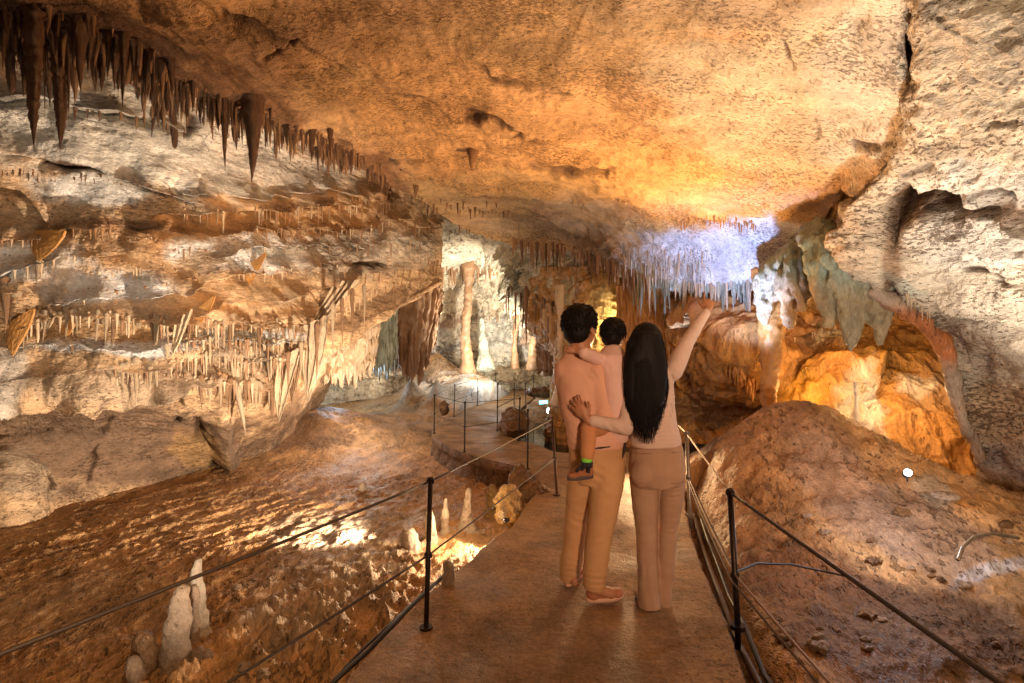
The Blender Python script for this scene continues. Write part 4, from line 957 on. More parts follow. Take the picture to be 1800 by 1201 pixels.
def green_col(c):
    x, y = proj(c); t = sstep(470, 540, y)
    base = np.array((.27,.32,.25)); low = np.array((.42,.27,.12)); wh = np.array((.62,.52,.42))
    n_ = fbm(c*3, 3); m2_ = np.clip(np.exp(-((x-1400)/45)**2)*.8+.25*n_, 0, 1)*t
    r = base*(1-t[:, None])+(low*.5+base*.5)*t[:, None]; r = r*(1-m2_[:, None])+np.array((.6,.33,.12))*m2_[:, None]
    return np.clip(r*(1+.25*n_)[:, None], .01, .9)
M_hang = rock_mat('green_tinted_flowstone', pit_scale=14, pit_thr=.67, pit_dark=.4, bump=.014, bscale=12, fine=.003, mottle=.3, stretch=(1.8, 1.8, .5), rough=.4, spec=.5)
def fold_disp(c, n_):
    q = np.stack([c[:, 0]*7, c[:, 1]*5, c[:, 2]*1.1], -1)+.35*fbm(c*1.5, 2)[:, None]
    return .06*ridged(q*1.5, 2)+.015*fbm(c*9, 3)
o = g.fused('hanging_flowstone', M_hang, voxel=.016, smooth=4, disp=fold_disp, col=green_col)
tag(o, 'folded grey green flowstone with pointed lobes hanging before the orange alcove', 'flowstone')
# rib framing the alcove on the right
g = Geo(); g.tube([P(*q) for q in [(1530,508,4.75),(1580,535,4.7),(1625,565,4.65),(1655,600,4.65),(1672,645,4.7),(1680,700,4.75),(1695,745,4.75),(1718,790,4.8)]], [(.07,.06),(.07,.05),(.07,.05),(.07,.05),(.055,.05),(.05,.05),(.04,.04),(.02,.02)], 12)
def rib_col(c):
    n_ = fbm(c*3, 3); x, y = proj(c); t = np.clip(sstep(530, 560, y)*(1-sstep(620, 660, y))+.3*n_, 0, 1)[:, None]
    return np.clip(np.array((.40,.30,.22))*(1-t)+np.array((.50,.17,.05))*t, .01, .9)
o = g.fused('flowstone_rib', M_hang, voxel=.02, smooth=3, disp=lambda c, n_: .03*ridged(c*(5, 5, 3), 3)+.012*fbm(c*9, 3), col=rib_col)
tag(o, 'curved reddish flowstone rib framing the right side of the alcove', 'flowstone rib')
g = Geo()
for k, (a, b_) in enumerate([((1690,735,4.85),(1725,815,4.8)), ((1700,730,4.8),(1712,790,4.8))]): g.tube([P(*a), P((a[0]+b_[0])/2+4, (a[1]+b_[1])/2, 4.8), P(*b_)], [.04,.05,.03], 8)
o = g.fused('flowstone_rib', M_hang, voxel=.018, smooth=2, disp=lambda c, n_: .02*fbm(c*9, 3), col=lambda c: np.repeat(np.array([[.36,.24,.16]]), len(c), 0))
tag(o, 'short forked rib trailing below the curved one on the right wall', 'flowstone rib')

# ---- release the small repeats: the largest as objects of their own, the rest as one mass
pend.sort(key=lambda q: -q['a'])
KEEP = 230
for q in pend[:KEEP]:
    me, vs, fs = stal_mesh(q['style'], q['k'], q['mat'])
    o = bpy.data.objects.new('stalactite', me); COL.objects.link(o); o.location = (q['p'][0], q['p'][1]+q['r']*.7, q['p'][2]+.01)
    o.scale = (q['r'], q['r'], q['L']); o.rotation_euler = (random.uniform(-.07, .07), random.uniform(-.07, .07), q['rz']); tag(o, q['label'], 'stalactite', group=q['group'])
byk = {}
for q in pend[KEEP:]: byk.setdefault(q['mat'].name, []).append(q)
allv = []; allf = []; mi = []; mats = []; off = 0
for mn, lst in byk.items():
    mats.append(bpy.data.materials[mn])
    for q in lst:
        me, vs, fs = stal_mesh(q['style'], q['k'], q['mat']); ca, sa = math.cos(q['rz']), math.sin(q['rz'])
        allv += [(q['p'][0]+(x*ca-y*sa)*q['r'], q['p'][1]+(x*sa+y*ca+.7)*q['r'], q['p'][2]+z*q['L']) for x, y, z in vs]
        allf += [tuple(i+off for i in f_) for f_ in fs]; mi += [len(mats)-1]*len(fs); off += len(vs)
o = mesh_np('stalactite_fringe', allv, allf); [o.data.materials.append(m_) for m_ in mats]; o.data.polygons.foreach_set('material_index', mi)
tag(o, 'masses of tiny drip stalactites roughening every ledge and rim', kind='stuff')
# ================================================================ railings, lamps, stalagmites, boulders
M_steel = plain('weathered_steel', (.045, .030, .022), .45, .8, bump=.0006, bscale=120, mott=.4, mscale=20)
M_rust = plain('brown_steel', (.11, .05, .028), .55, .5, bump=.0006, bscale=120, mott=.4, mscale=20)
M_galv = plain('galvanised_steel', (.24, .19, .14), .45, .7, mott=.3, mscale=20)
M_rope = plain('steel_rope', (.05, .032, .024), .6, .3, bump=.0008, bscale=300)
M_rope2 = plain('pale_steel_rope', (.28, .17, .10), .5, .4, bump=.0008, bscale=300)
M_cable = plain('black_cable', (.02, .016, .014), .45)
M_cableb = plain('brown_cable', (.10, .055, .03), .5)

def ring(c, R_, r, axis='x', n=14, m=6):
    pts = []
    for k in range(n+1):
        a = 2*math.pi*k/n
        pts.append((c[0]+(R_*math.cos(a) if axis != 'x' else 0), c[1]+(R_*math.cos(a) if axis == 'x' else 0), c[2]+R_*math.sin(a)))
    return tube_geo(pts, r, m)
def post(base, top, r, mat, label, eyes=(.97, .52), group=None, square=False):
    """a rail post standing at base, leaning to top, with a cap, foot plate and rope eyelets"""
    b = Vector(base); t = Vector(top)-b; H = t.length
    root = empty('railing_post', tuple(b)); tag(root, label, 'railing post', group)
    T = tuple(t)
    Geo().tube([(0, 0, -.12), (0, 0, 0), T], r, 4 if square else 10, up=(0, 1, 0)).build('post_shaft', mat, root, smooth=not square)
    Geo().add(tube_geo([(T[0], T[1], T[2]-.004), (T[0], T[1], T[2]+.008)], r*1.25, 10)).build('cap', mat, root)
    Geo().tube([(0, 0, -.01), (0, 0, .012)], r*2.6, 8).build('foot_plate', mat, root, smooth=False)
    for e in eyes:
        q = Geo(); q.add(ring((T[0]*e, T[1]*e+.0, T[2]*e), r*1.25, r*.38, 'z')); q.build('rope_eyelet', mat, root)
    return root
def W(px, py, d): return Vector(P(px, py, d))
posts = {}
def rp(key, bx, by, tx, ty, r, mat, label, z=0.0, **k):
    b = Vector(floor_pt(bx, by, z)); t = Vector(P(tx, ty, b.y)); post(b, t, r, mat, label, **k); posts[key] = (b, t); return b, t
rp('near_left', 749, 1105, 757, 842, .014, M_steel, 'nearest dark steel post at the left edge of the near path', eyes=(.985, .49))
rp('mid_left', 979, 871, 970.6, 735, .014, M_rust, 'reddish brown post standing just left of the man', eyes=(.985, .48))
rp('right_near', 1297, 1102, 1283, 862, .016, M_steel, 'nearest dark post on the right edge of the path', eyes=(.985, .38))
rp('right_far', 1213, 906, 1207, 760, .017, M_galv, 'pale galvanised post right of the woman hips', eyes=(.985, .46))
FAR = 'thin posts of the railing round the curved walkway'
rp('A', 763, 762, 764, 694, .011, M_steel, 'leftmost thin post on the tip of the curved walkway', eyes=(.98, .5))
rp('B', 798, 732.6, 799.5, 676, .011, M_steel, 'second thin post from the left, before the white mound', eyes=(.98, .5))
rp('C', 839.6, 713, 840, 665.5, .011, M_steel, 'thin post at the foot of the white mound', eyes=(.98, .5))
rp('D', 816.4, 795, 817.5, 706.6, .011, M_steel, 'thin post on the front rim of the curved walkway', eyes=(.98, .5))
rp('E', 874, 758, 875, 674, .011, M_steel, 'thin post in the middle of the curved walkway at the inner corner', eyes=(.98, .5))
rp('F', 903.5, 730, 904, 674, .011, M_steel, 'thin post behind the brown boulder ridge', eyes=(.98, .5))
rp('G', 911.7, 775, 914, 699, .011, M_steel, 'thin post beside the pool before the brown boulder ridge', eyes=(.98, .5))
rp('H', 927.5, 825, 928, 720, .011, M_steel, 'thin post on the front rim nearest to the boulders', eyes=(.98, .5))
rp('K', 924, 709, 924, 674, .011, M_steel, 'thin post right of the far walkway', eyes=(.98, .5))
rp('L', 938, 700, 938, 659, .011, M_steel, 'tall thin post at the far right of the walkway', eyes=(.98, .5))
rp('M', 871.5, 690, 871.6, 656, .011, M_steel, 'thin post at the left bend of the far walkway', eyes=(.98, .5))
rp('N', 895, 676, 895, 655, .011, M_steel, 'short looking post left of the lit far opening', eyes=(.98, .5))
rp('O', 947, 684, 947, 655, .011, M_steel, 'last thin post before the far columns', eyes=(.98, .5))
def rope(pts, r, mat, label, sag=.02, name='rail_rope', cat='rope', twist=False):
    P3 = []
    pts = [Vector(p) for p in pts]
    for a, b in zip(pts[:-1], pts[1:]):
        n = 10
        for i in range(n):
            t = i/n; q = a.lerp(b, t); q.z -= sag*4*t*(1-t)*(b-a).length/2.5; P3.append(q)
    P3.append(pts[-1])
    o = Geo().tube(P3, r, 7).build(name, mat); tag(o, label, cat); return o
lb = Vector((-1.62, .35, 0)); lt = Vector((-1.66, .35, .82))
post(lb, lt, .017, M_steel, 'dark post of the left railing beside the viewer', eyes=(.98, .49))
ey = lambda k, e: posts[k][0].lerp(posts[k][1], e)
rope([lb.lerp(lt, .98), ey('near_left', .985)], .0065, M_rope, 'upper dark rope of the near left railing crossing the mud floor', .012)
rope([ey('near_left', .985), ey('mid_left', .985)], .005, M_rope, 'upper rope from the nearest left post to the reddish post', .006)
rope([lb.lerp(lt, .49), ey('near_left', .49)], .006, M_rope, 'lower dark rope of the near left railing', .012)
rope([ey('near_left', .49), ey('mid_left', .48)], .005, M_rope, 'lower rope from the nearest left post to the reddish post', .006)
rb = Vector((1.12, .5, 0)); rt = Vector((1.12, .5, .76))
post(rb, rt, .02, M_steel, 'dark post of the right railing beside the viewer', eyes=(.98, .38))
rope([rb.lerp(rt, .98), ey('right_near', .985)], .008, M_rope, 'upper rope of the right railing running to the lower right corner', .006)
rope([ey('right_near', .985), ey('right_far', .985)], .007, M_rope2, 'upper rope between the two right posts', .004)
rope([ey('right_far', .985), P(1193,748,5.3)], .007, M_rope2, 'pale rope end behind the woman waist', .002)
for k, (dx, dz, m_, nm) in enumerate([(0, 0, M_rope2, 'pale'), (.018, -.02, M_rope, 'dark'), (-.014, -.035, M_cableb, 'brown')]):
    rope([rb.lerp(rt, .40)+Vector((dx+.03, 0, dz)), ey('right_near', .38)+Vector((dx, 0, dz)), ey('right_far', .46)+Vector((dx*.6, 0, dz*.5))], .006, m_, nm+' strand of the low bundled cables along the right railing', .03, name='low_cable', cat='cable')
rope([ey('right_near', .40), P(1330,990,2.95), P(1390,992,3.2), P(1440,1003,3.3), P(1500,1015,3.2)], .007, M_cable, 'black cable branching from the right post across the mound', .01, name='branch_cable', cat='cable')
# ropes of the curved walkway
def span(a, b, e, what): rope([ey(a, e), ey(b, e)], .0045, M_rope, what, .006)
for a, b, w_ in [('A','B','from the leftmost tip post to the second post'), ('B','C','before the white mound'), ('A','D','from the tip post to the front rim post'), ('D','G','over the front of the curved walkway'), ('E','F','behind the inner corner post'), ('E','L','rising from the inner corner to the far right'), ('C','M','at the foot of the white mound'), ('K','L','beside the far pool'), ('G','F','beside the boulder ridge'), ('M','N','at the far bend'), ('N','O','across the lit far opening')]:
    for e, hh in ((.98, 'upper'), (.5, 'lower')): span(a, b, e, f'{hh} thin rope {w_}')
# black conduit along the left edge of the near path
edge = [floor_pt(*p, z=-.02) for p in [(560,1240),(600,1195),(660,1135),(700,1098),(742,1052),(772,1022),(800,1002)]]
rope([(x-.03, y, -.03+.01*math.sin(y*9)) for x, y, z in edge], .013, M_cable, 'thick black conduit lying along the left edge of the near path', 0, name='edge_conduit', cat='conduit')
rope([(x-.07, y, -.05+.01*math.sin(y*7+1)) for x, y, z in edge[:5]], .008, M_cable, 'thinner black cable beside the thick conduit on the left path edge', 0, name='edge_conduit', cat='conduit')
edge = [(1.18,2.2),(1.22,2.6),(1.30,3.0),(1.38,3.4),(1.50,3.9),(1.62,4.4),(1.75,4.9)]
rope([(x, y, -.14+.02*math.sin(y*8)) for x, y in edge], .020, M_cableb, 'brown hose lying in the gap along the right path edge', 0, name='hose', cat='hose')
rope([(x+.06, y, -.12+.02*math.sin(y*6+2)) for x, y in edge], .014, M_cable, 'black hose lying in the gap along the right path edge', 0, name='hose', cat='hose')
rope([P(1684,985,2.95), P(1692,962,3.0), P(1712,944,3.1), P(1745,938,3.15), P(1790,946,3.2)], .010, M_galv, 'grey bent pipe poking from the ground at the lower right', 0, name='bent_pipe', cat='pipe')

# ---- stalagmites and stones
M_lime = rock_mat('stalagmite_lime', base=(.42,.29,.19), pit_scale=34, pit_thr=.62, pit_dark=.5, bump=.010, bscale=30, fine=.003, mottle=.35)
M_limew = rock_mat('stalagmite_white', base=(.60,.47,.34), pit_scale=30, pit_thr=.66, pit_dark=.4, bump=.008, bscale=26, fine=.003, mottle=.3)
M_stoneb = rock_mat('brown_boulder', base=(.22,.115,.05), pit_scale=14, pit_thr=.62, pit_dark=.6, bump=.02, bscale=9, mottle=.4, rough=.4)
M_stoneo = rock_mat('orange_boulder', base=(.60,.38,.15), pit_scale=14, pit_thr=.64, pit_dark=.5, bump=.02, bscale=10, mottle=.35, rough=.45)
def stalagmite(px, tip, base, w, label, mat=M_lime, z=None, lean=0, top=.45, name='stalagmite', seed=0, vox=.010, amp=.017, d=None):
    z0 = -.36 if z is None else z
    b = Vector(floor_pt(px, base, z0)) if d is None else Vector(P(px, base, d)); d = b.y
    H = (base-tip)*d/F; R_ = w*.5*d/F
    g = Geo(); n = 8; pts = []; rad = []
    for i in range(n+1):
        t = i/n; pts.append((b.x+lean*H*t+R_*.15*math.sin(t*5+seed), b.y+R_*.1*math.cos(t*4+seed), b.z-.1+(H+.1)*t)); rad.append(R_*(1-(1-top)*t**.8)*(1 if i < n else .55)*(1.9 if i == 0 else 1.25 if i == 1 else 1))
    g.tube(pts, rad, 14)
    o = g.fused(name, mat, voxel=vox, smooth=3, disp=lambda c, n_: amp*fbm(c*9+seed, 4)+amp*.7*ridged(c*(14, 14, 5)+seed, 2)+amp*.08*np.sin(c[:, 2]*120+3*fbm(c*6, 2)))
    tag(o, label, 'stalagmite'); return o
stalagmite(347, 984, 1128, 44, 'tallest white tipped stalagmite standing lower left behind the upper rope', mat=M_limew, top=.42, seed=1)
stalagmite(313, 1035, 1188, 66, 'broad fuzzy stalagmite in front of the tallest one, lower left', top=.38, seed=2, lean=.03)
stalagmite(340, 1030, 1140, 24, 'slim shoulder stalagmite pressed between the two largest', top=.5, seed=3)
stalagmite(248, 1108, 1205, 52, 'dark blunt stalagmite left of the broad one', mat=M_stoneb, top=.6, seed=4)
stalagmite(236, 1156, 1225, 36, 'short pale stalagmite at the bottom edge of the view', top=.6, seed=5)
stalagmite(720, 929, 962, 38, 'low white stone lump left of the lit stalagmites', mat=M_limew, top=.7, seed=6, z=-.3)
stalagmite(757, 893, 948, 26, 'leftmost lit stalagmite behind the near post', mat=M_limew, top=.5, seed=7, z=-.3)
stalagmite(783, 876, 934, 20, 'slender lit stalagmite, second of the lit row', mat=M_limew, top=.35, seed=8, z=-.3)
stalagmite(822, 860, 926, 30, 'tallest stalagmite of the lit row with a narrow tip', mat=M_limew, top=.25, seed=9, z=-.3)
stalagmite(864, 852, 900, 26, 'yellowish stalagmite beside the orange boulder', mat=M_stoneo, top=.5, seed=10, z=-.3)
stalagmite(787, 985, 1040, 24, 'small smooth grey stalagmite at the left path edge', mat=M_lime, top=.6, seed=11, z=-.05)
stalagmite(638, 848, 868, 22, 'small bright white stone on the mud floor', mat=M_limew, top=.6, seed=12, z=-.36, name='white_stone')
stalagmite(1452, 712, 745, 50, 'dark pointed stalagmite on the ridge of the mound', mat=M_stoneb, top=.15, seed=13, d=5.35)
def boulder(c, r, label, mat, seed, vox=.02, amp=.12, name='boulder'):
    g = Geo(); g.ball(c, r, 14); rr = random.Random(seed)
    for k in range(4): g.ball((c[0]+rr.uniform(-.5,.5)*r[0], c[1]+rr.uniform(-.5,.5)*r[1], c[2]+rr.uniform(-.2,.5)*r[2]), tuple(q*rr.uniform(.4,.7) for q in r), 10)
    m_ = min(r)
    o = g.fused(name, mat, voxel=vox, smooth=1, disp=lambda cc, n_: m_*amp*3*fbm(cc*(1.2/m_)+seed, 4)-m_*.12*ridged(cc*(1.5/m_), 2)); tag(o, label, 'boulder'); return o
boulder(P(893,890,4.95), (.14,.12,.20), 'lit orange boulder at the path edge left of the man', M_stoneo, 1)
boulder(P(913,848,5.6), (.12,.11,.20), 'upright brown boulder behind the orange one', M_stoneb, 2)
boulder(P(942,866,5.45), (.17,.13,.12), 'dark brown rounded boulder at the path edge', M_stoneb, 3)
boulder(P(905,742,9.6), (.26,1.0,.24), 'long brown boulder ridge between walkway and pool', M_stoneb, 4, vox=.04)
boulder(P(781,718,11.2), (.12,.12,.15), 'dark brown boulder behind the leftmost walkway posts', M_stoneb, 5, vox=.03)
boulder(P(962,690,11.4), (.5,.35,.12), 'flat rock shelf at the back of the pool', M_stoneb, 6, vox=.04)
boulder(P(1662,872,3.7), (.10,.08,.03), 'pale broken stone lit beside the bright lamp', M_lime, 7, vox=.012)
boulder(P(780,668,15.2), (.55,.35,.16), 'heap of rough grey rubble before the brown cone', M_lime, 8, vox=.04)
for i in range(16):
    x = random.uniform(-2.2, -.6); y = random.uniform(2.3, 5.2); zz = ground_full(np.array([x]), np.array([y]))[0][0]; r_ = random.uniform(.02, .05)
    if poly_sd(np.array([x]), np.array([y]), path_poly)[0] < .12: continue
    g = Geo(); g.ball((x, y, zz+r_*.2), (r_*1.3, r_, r_*.7), 8)
    o = g.fused('pebble', M_lime, voxel=.009, smooth=1, disp=lambda c, n_: r_*.5*fbm(c*30, 2)); tag(o, 'small pale stone strewn on the mud left of the near path', 'stone', group='small stones on the mud floor')

for i in range(26):
    px_ = random.uniform(1330, 1790); py_ = random.uniform(900, 1190); h = hit(px_, py_, ['ground'])
    if h is None or h[0].x < 1.45: continue
    r_ = random.uniform(.014, .045); g = Geo(); g.ball((h[0].x, h[0].y, h[0].z+r_*.15), (r_*1.4, r_, r_*.75), 8)
    o = g.fused('pebble', M_stoneb if i % 2 else M_lime, voxel=.008, smooth=1, disp=lambda c, n_: r_*.5*fbm(c*30, 2)); tag(o, 'small stone lying on the right earth slope', 'stone', group='small stones on the right slope')
# ---- lamps of the place
M_glow = plain('lamp_glass', (.9,.9,.9), .2, emit=(.85,.92,1,45)); M_glow2 = plain('lamp_glass_soft', (.9,.9,.9), .2, emit=(.75,.88,1,12)); M_house = plain('lamp_housing', (.03,.03,.035), .4, .6)
M_turq = plain('lamp_glass_turquoise', (.5,.9,.9), .2, emit=(.15,.85,.9,5))
def spotlight(loc, to, r, glow, label, cat='lamp'):
    root = empty('cave_lamp', loc); tag(root, label, cat)
    d = (Vector(to)-Vector(loc)).normalized()
    Geo().tube([-d*r*1.6, -d*r*1.4, d*r*.3, d*r*.55], [r*.5, r*.9, r, r*1.05], 16).build('housing', M_house, root)
    Geo().tube([d*r*.56, d*r*.60], r*.9, 16).build('lens', glow, root)
    Geo().tube([(0, 0, -r*2.2), -d*r*.8], r*.18, 8).build('bracket', M_house, root)
    return root
LAMP_R = P(1595,832,3.75)
spotlight(LAMP_R, (1.4, .4, 2.6), .028, M_glow, 'blazing white round lamp on the right slope')
LAMP_L = P(889,914,4.75)
spotlight(LAMP_L, (-2.2, 5.2, -.3), .02, M_glow, 'small bright lamp at the path edge below the orange boulder')
spotlight(P(966,722,10.6), (0, 2, 1.2), .07, M_glow2, 'bluish white lamp shining at the water edge of the pool')
g = Geo().tube([P(948,708,10.8), P(966,706,10.8), P(984,708,10.8)], .035, 8); o = g.build('pool_light', M_turq); tag(o, 'turquoise strip light glowing low over the pool', 'light')
for px, w_ in ((899, .11), (920, .16)):
    root = empty('cave_lamp', P(px, 668, 19)); tag(root, ('narrow' if px < 910 else 'wide')+' bluish lit panel lamp at the far end of the walkway', 'lamp')
    Geo().box((0, .05, .12), (w_, .03, .17)).build('housing', M_house, root, smooth=False)
    Geo().box((0, .01, .12), (w_*.4, .012, .14)).build('lens', M_glow2, root, smooth=False)
# ================================================================ the family
def cloth(name, col, bscale=260, bump=.0006): return plain(name, col, .85, 0, .2, bump=bump, bscale=bscale, mott=.10, mscale=5)
M_skin = plain('skin', (.45,.205,.105), .5, 0, .4, bump=.0003, bscale=200, mott=.08)
M_hair = plain('black_hair', (.007,.005,.004), .62, 0, .2, bump=.0012, bscale=90)
M_hair2 = plain('dark_brown_hair', (.006,.004,.0035), .62, 0, .22, bump=.0012, bscale=90)
M_sh1 = cloth('peach_shirt_cloth', (.78,.44,.30)); M_sh2 = cloth('pink_beige_shirt_cloth', (.66,.48,.39)); M_sh3 = cloth('pale_pink_shirt_cloth', (.84,.56,.47))
M_tr1 = cloth('tan_trouser_cloth', (.58,.33,.155)); M_tr2 = cloth('brown_trouser_cloth', (.42,.26,.165)); M_tr3 = cloth('orange_trouser_cloth', (.60,.27,.12))
M_shoe = plain('salmon_shoe_leather', (.42,.17,.095), .6, 0, .3, bump=.0005, bscale=120); M_sole = plain('pale_shoe_sole', (.78,.46,.32), .7)
M_navy = plain('navy_cloth', (.02,.018,.03), .8); M_green = plain('lime_sock', (.25,.75,.05), .8); M_rub = plain('grey_rubber_sole', (.10,.075,.07), .8); M_boot = plain('orange_brown_suede', (.34,.13,.05), .8, bump=.0006, bscale=150)
M_gap = plain('dark_pocket_cloth', (.03,.022,.018), .8)

def head(g, c, fwd, s=1.0, ears=True):
    f = Vector(fwd).normalized(); sd = f.cross(Vector((0, 0, 1))).normalized(); u = sd.cross(f).normalized()
    R = Matrix((sd, f, u)).transposed(); c = Vector(c)
    q = lambda x, y, z: c + (sd*x+f*y+u*z)*s
    g.ball(q(0, -.008, .03), tuple(a*s for a in (.075, .094, .088)), 16, R)
    g.ball(q(0, .022, -.03), tuple(a*s for a in (.062, .070, .082)), 14, R)
    g.ball(q(0, .048, -.085), tuple(a*s for a in (.034, .034, .030)), 10, R)
    g.limb(q(0, .088, .015), q(0, .108, -.022), .009*s, .014*s, 8, 3)          # nose
    for e in (-1, 1):
        g.ball(q(.030*e, .078, .018), .013*s, 8)                                # brow and eye ridge
        g.ball(q(.036*e, .062, -.02), .024*s, 8)                                # cheek
        if ears: g.ball(q(.076*e, -.004, -.008), tuple(a*s for a in (.010, .020, .032)), 10, R); g.ball(q(.080*e, -.012, .0), tuple(a*s for a in (.008, .012, .020)), 8, R)
    g.ball(q(0, .086, -.052), tuple(a*s for a in (.022, .012, .007)), 8, R); g.ball(q(0, .084, -.064), tuple(a*s for a in (.018, .012, .007)), 8, R)
    return q, R
def hand(g, w, d, nrm, s=1.0, curl=(.25, .3, .35, .4), side=1):
    """wrist w, direction d, back-of-hand normal nrm; five fingers, thumb on the given side"""
    w = Vector(w); d = Vector(d).normalized(); n = Vector(nrm); n = (n-d*n.dot(d)).normalized(); x = d.cross(n).normalized()*side
    R = Matrix((x, d, n)).transposed()
    g.limb(w-d*.03*s, w+d*.02*s, .024*s, .024*s, 10, 3)
    g.ball(w+d*.052*s, (.040*s, .050*s, .016*s), 12, R); g.ball(w+d*.03*s+x*.018*s-n*.006*s, (.02*s, .032*s, .016*s), 10, R)
    lens = (.072, .080, .074, .058)
    for i, (L, cu) in enumerate(zip(lens, curl)):
        off = (.033-.022*i); b = w+d*(.090-.004*abs(i-1.2))*s+x*off*s; dirn = (d+x*(.14-.10*i)).normalized(); p = b; r = (.0092, .0095, .0090, .0080)[i]*s
        ang = 0
        for k, fr in enumerate((.45, .30, .25)):
            ang += cu*(1.2 if k == 0 else 1.5)
            dd_ = dirn*math.cos(ang)-n*math.sin(ang); e = p+dd_*L*fr*s; g.limb(p, e, r*(1-.08*k), r*(.92-.08*k), 8, 2); p = e
    p = w+d*.028*s+x*.034*s; t1 = (d*.75+x*.75-n*.25).normalized(); t2 = (d*.95+x*.2-n*.35).normalized()
    g.limb(w+d*.02*s+x*.02*s, p, .013*s, .012*s, 8, 2); e = p+t1*.034*s; g.limb(p, e, .0115*s, .0105*s, 8, 2); g.limb(e, e+t2*.028*s, .0105*s, .0085*s, 8, 2)
def folds(items, base=.004, fq=6):
    """cloth creases: list of (centre, axis, wavelength, radius, amplitude)"""
    def f(c, n_):
        r = base*fbm(c*fq, 3)+base*.9*ridged(c*(fq*.8, fq*.8, fq*2.2)+7, 2)
        for cc, ax, wl, rad, am in items:
            q = c-np.array(cc); a = np.array(Vector(ax).normalized()); dd_ = q@a
            w_ = np.exp(-(np.linalg.norm(q, axis=1)/rad)**2); r = r+1.15*am*w_*(.55+.9*perlin(c*7+2))*np.sin(dd_/wl*6.28+3.2*perlin(c*7)+2.2*perlin(c*4))
        return r
    return f
def person(loc, label, group=None):
    r = empty('person', tuple(loc)); tag(r, label, 'person', group); return r
def put(o, root): o.parent = root; o.location = -root.location; return o
X = (1, 0, 0)

# ---------------- the man
D = 3.10
pm = lambda x, y, d=D: Vector(P(x, y, d))
man = person((pm(1035,1050).x, 3.12, 0), 'black haired man in peach shirt and tan trousers holding a child on his arm')
g = Geo()
hq, hR = head(g, pm(1021,578,3.10), (.62,.78,.04), 1.13)
g.limb(pm(1020,598,3.08), pm(1020,640,3.08), (.060,.062), (.072,.072), up=X)
g.tube([pm(1049,800), pm(1040,740), pm(1028,690), pm(1020,650), pm(1020,632)], [(.14,.10),(.13,.10),(.12,.10),(.115,.09),(.08,.07)], 16, up=X)
g.limb(pm(1024,800,3.14), pm(1012,915,3.20), .07, .052, up=X); g.limb(pm(1012,915,3.20), pm(1003,1012,3.26), .052, .038, up=X)
g.limb(pm(1072,800,3.08), pm(1056,915,3.02), .075, .055, up=X); g.limb(pm(1056,915,3.02), pm(1043,1034,3.04), .055, .04, up=X)
g.limb(pm(1003,1012,3.26), pm(1010,1022,3.20), .035, .03); g.limb(pm(1043,1034,3.04), pm(1075,1044,3.04), .035, .03)
g.limb(pm(1050,650), pm(1063,735,3.02), .045, .038); g.limb(pm(1063,735,3.02), pm(1092,722,3.24), .038, .026)
hand(g, pm(1093,722,3.25), (.5,.8,.1), (0,-.3,-1), .95, (.5,.5,.5,.5))
g.limb(pm(992,652), pm(1000,735,3.22), .045, .038); g.limb(pm(1000,735,3.22), pm(1040,715,3.40), .038, .026)
hand(g, pm(1042,714,3.41), (.9,.3,.1), (0,1,0), .95, (.5,.5,.5,.5))
put(g.fused('body', M_skin, voxel=.007, smooth=3), man)
g = Geo()
g.tube([pm(1049,786), pm(1049,779), pm(1040,745), pm(1028,705), pm(1020,665), pm(1018,643), pm(1018,630), pm(1020,621)], [(.170,.128),(.174,.132),(.158,.125),(.146,.122),(.136,.12),(.128,.11),(.098,.088),(.078,.072)], 24, up=X)
g.ball(pm(992,650), (.062,.07,.065), 12); g.ball(pm(1047,657,3.04), (.062,.07,.065), 12)
g.limb(pm(1052,655,3.06), pm(1064,736,2.99), (.066,.066), (.056,.056), up=X); g.limb(pm(1064,736,2.99), pm(1092,722,3.22), .054, .040)
g.limb(pm(991,655,3.12), pm(1000,735,3.22), .060, .050, up=X); g.limb(pm(1000,735,3.22), pm(1038,716,3.39), .050, .038)
sh = g.fused('shirt', M_sh1, voxel=.009, smooth=5, disp=folds([(pm(1063,730,2.95),(.3,0,1),.035,.10,.004),(pm(1040,770),(.2,0,1),.05,.14,.005),(pm(1020,700),(.8,0,.7),.07,.15,.004),(pm(1050,665,3.0),(1,0,.6),.04,.08,.004)]))
put(sh, man)
put(Geo().tube([pm(1022+24*math.cos(a), 618+5*math.sin(a), 3.085+.075*math.sin(a)) for a in np.linspace(0, 6.28, 25)], .007, 6).build('collar', M_sh1), man)
g = Geo()
g.tube([pm(1050,776), pm(1050,790), pm(1050,822), pm(1047,850)], [(.158,.115),(.168,.125),(.172,.14),(.12,.11)], 22, up=X)
g.tube([pm(1026,805,3.13), pm(1020,860,3.16), pm(1013,915,3.19), pm(1008,960,3.22), pm(1002,1000,3.25), pm(1001,1018,3.26)], [(.088,.10),(.085,.095),(.072,.075),(.067,.068),(.070,.068),(.066,.066)], 18, up=X)
g.tube([pm(1072,805,3.09), pm(1066,860,3.05), pm(1057,915,3.02), pm(1051,960,3.02), pm(1045,1010,3.03), pm(1044,1032,3.04)], [(.095,.115),(.096,.11),(.083,.085),(.074,.075),(.068,.07),(.066,.068)], 18, up=X)
tr = g.fused('trousers', M_tr1, voxel=.009, smooth=4, disp=folds([(pm(1003,1005,3.2),(0,.2,1),.035,.07,.006),(pm(1045,1022,3.0),(0,.2,1),.03,.06,.006),(pm(1014,915,3.1),(.4,0,1),.05,.08,.003),(pm(1058,920,2.95),(-.4,0,1),.05,.08,.003),(pm(1050,835,3.0),(.7,0,1),.06,.10,.005)]))
put(tr, man)
bk = Geo(); bk.tube([pm(1041,789,2.975), pm(1056,787.5,2.965), pm(1073,785.5,2.975)], [.004,.006,.003], 8); put(bk.build('back_pocket', M_gap, man), man)
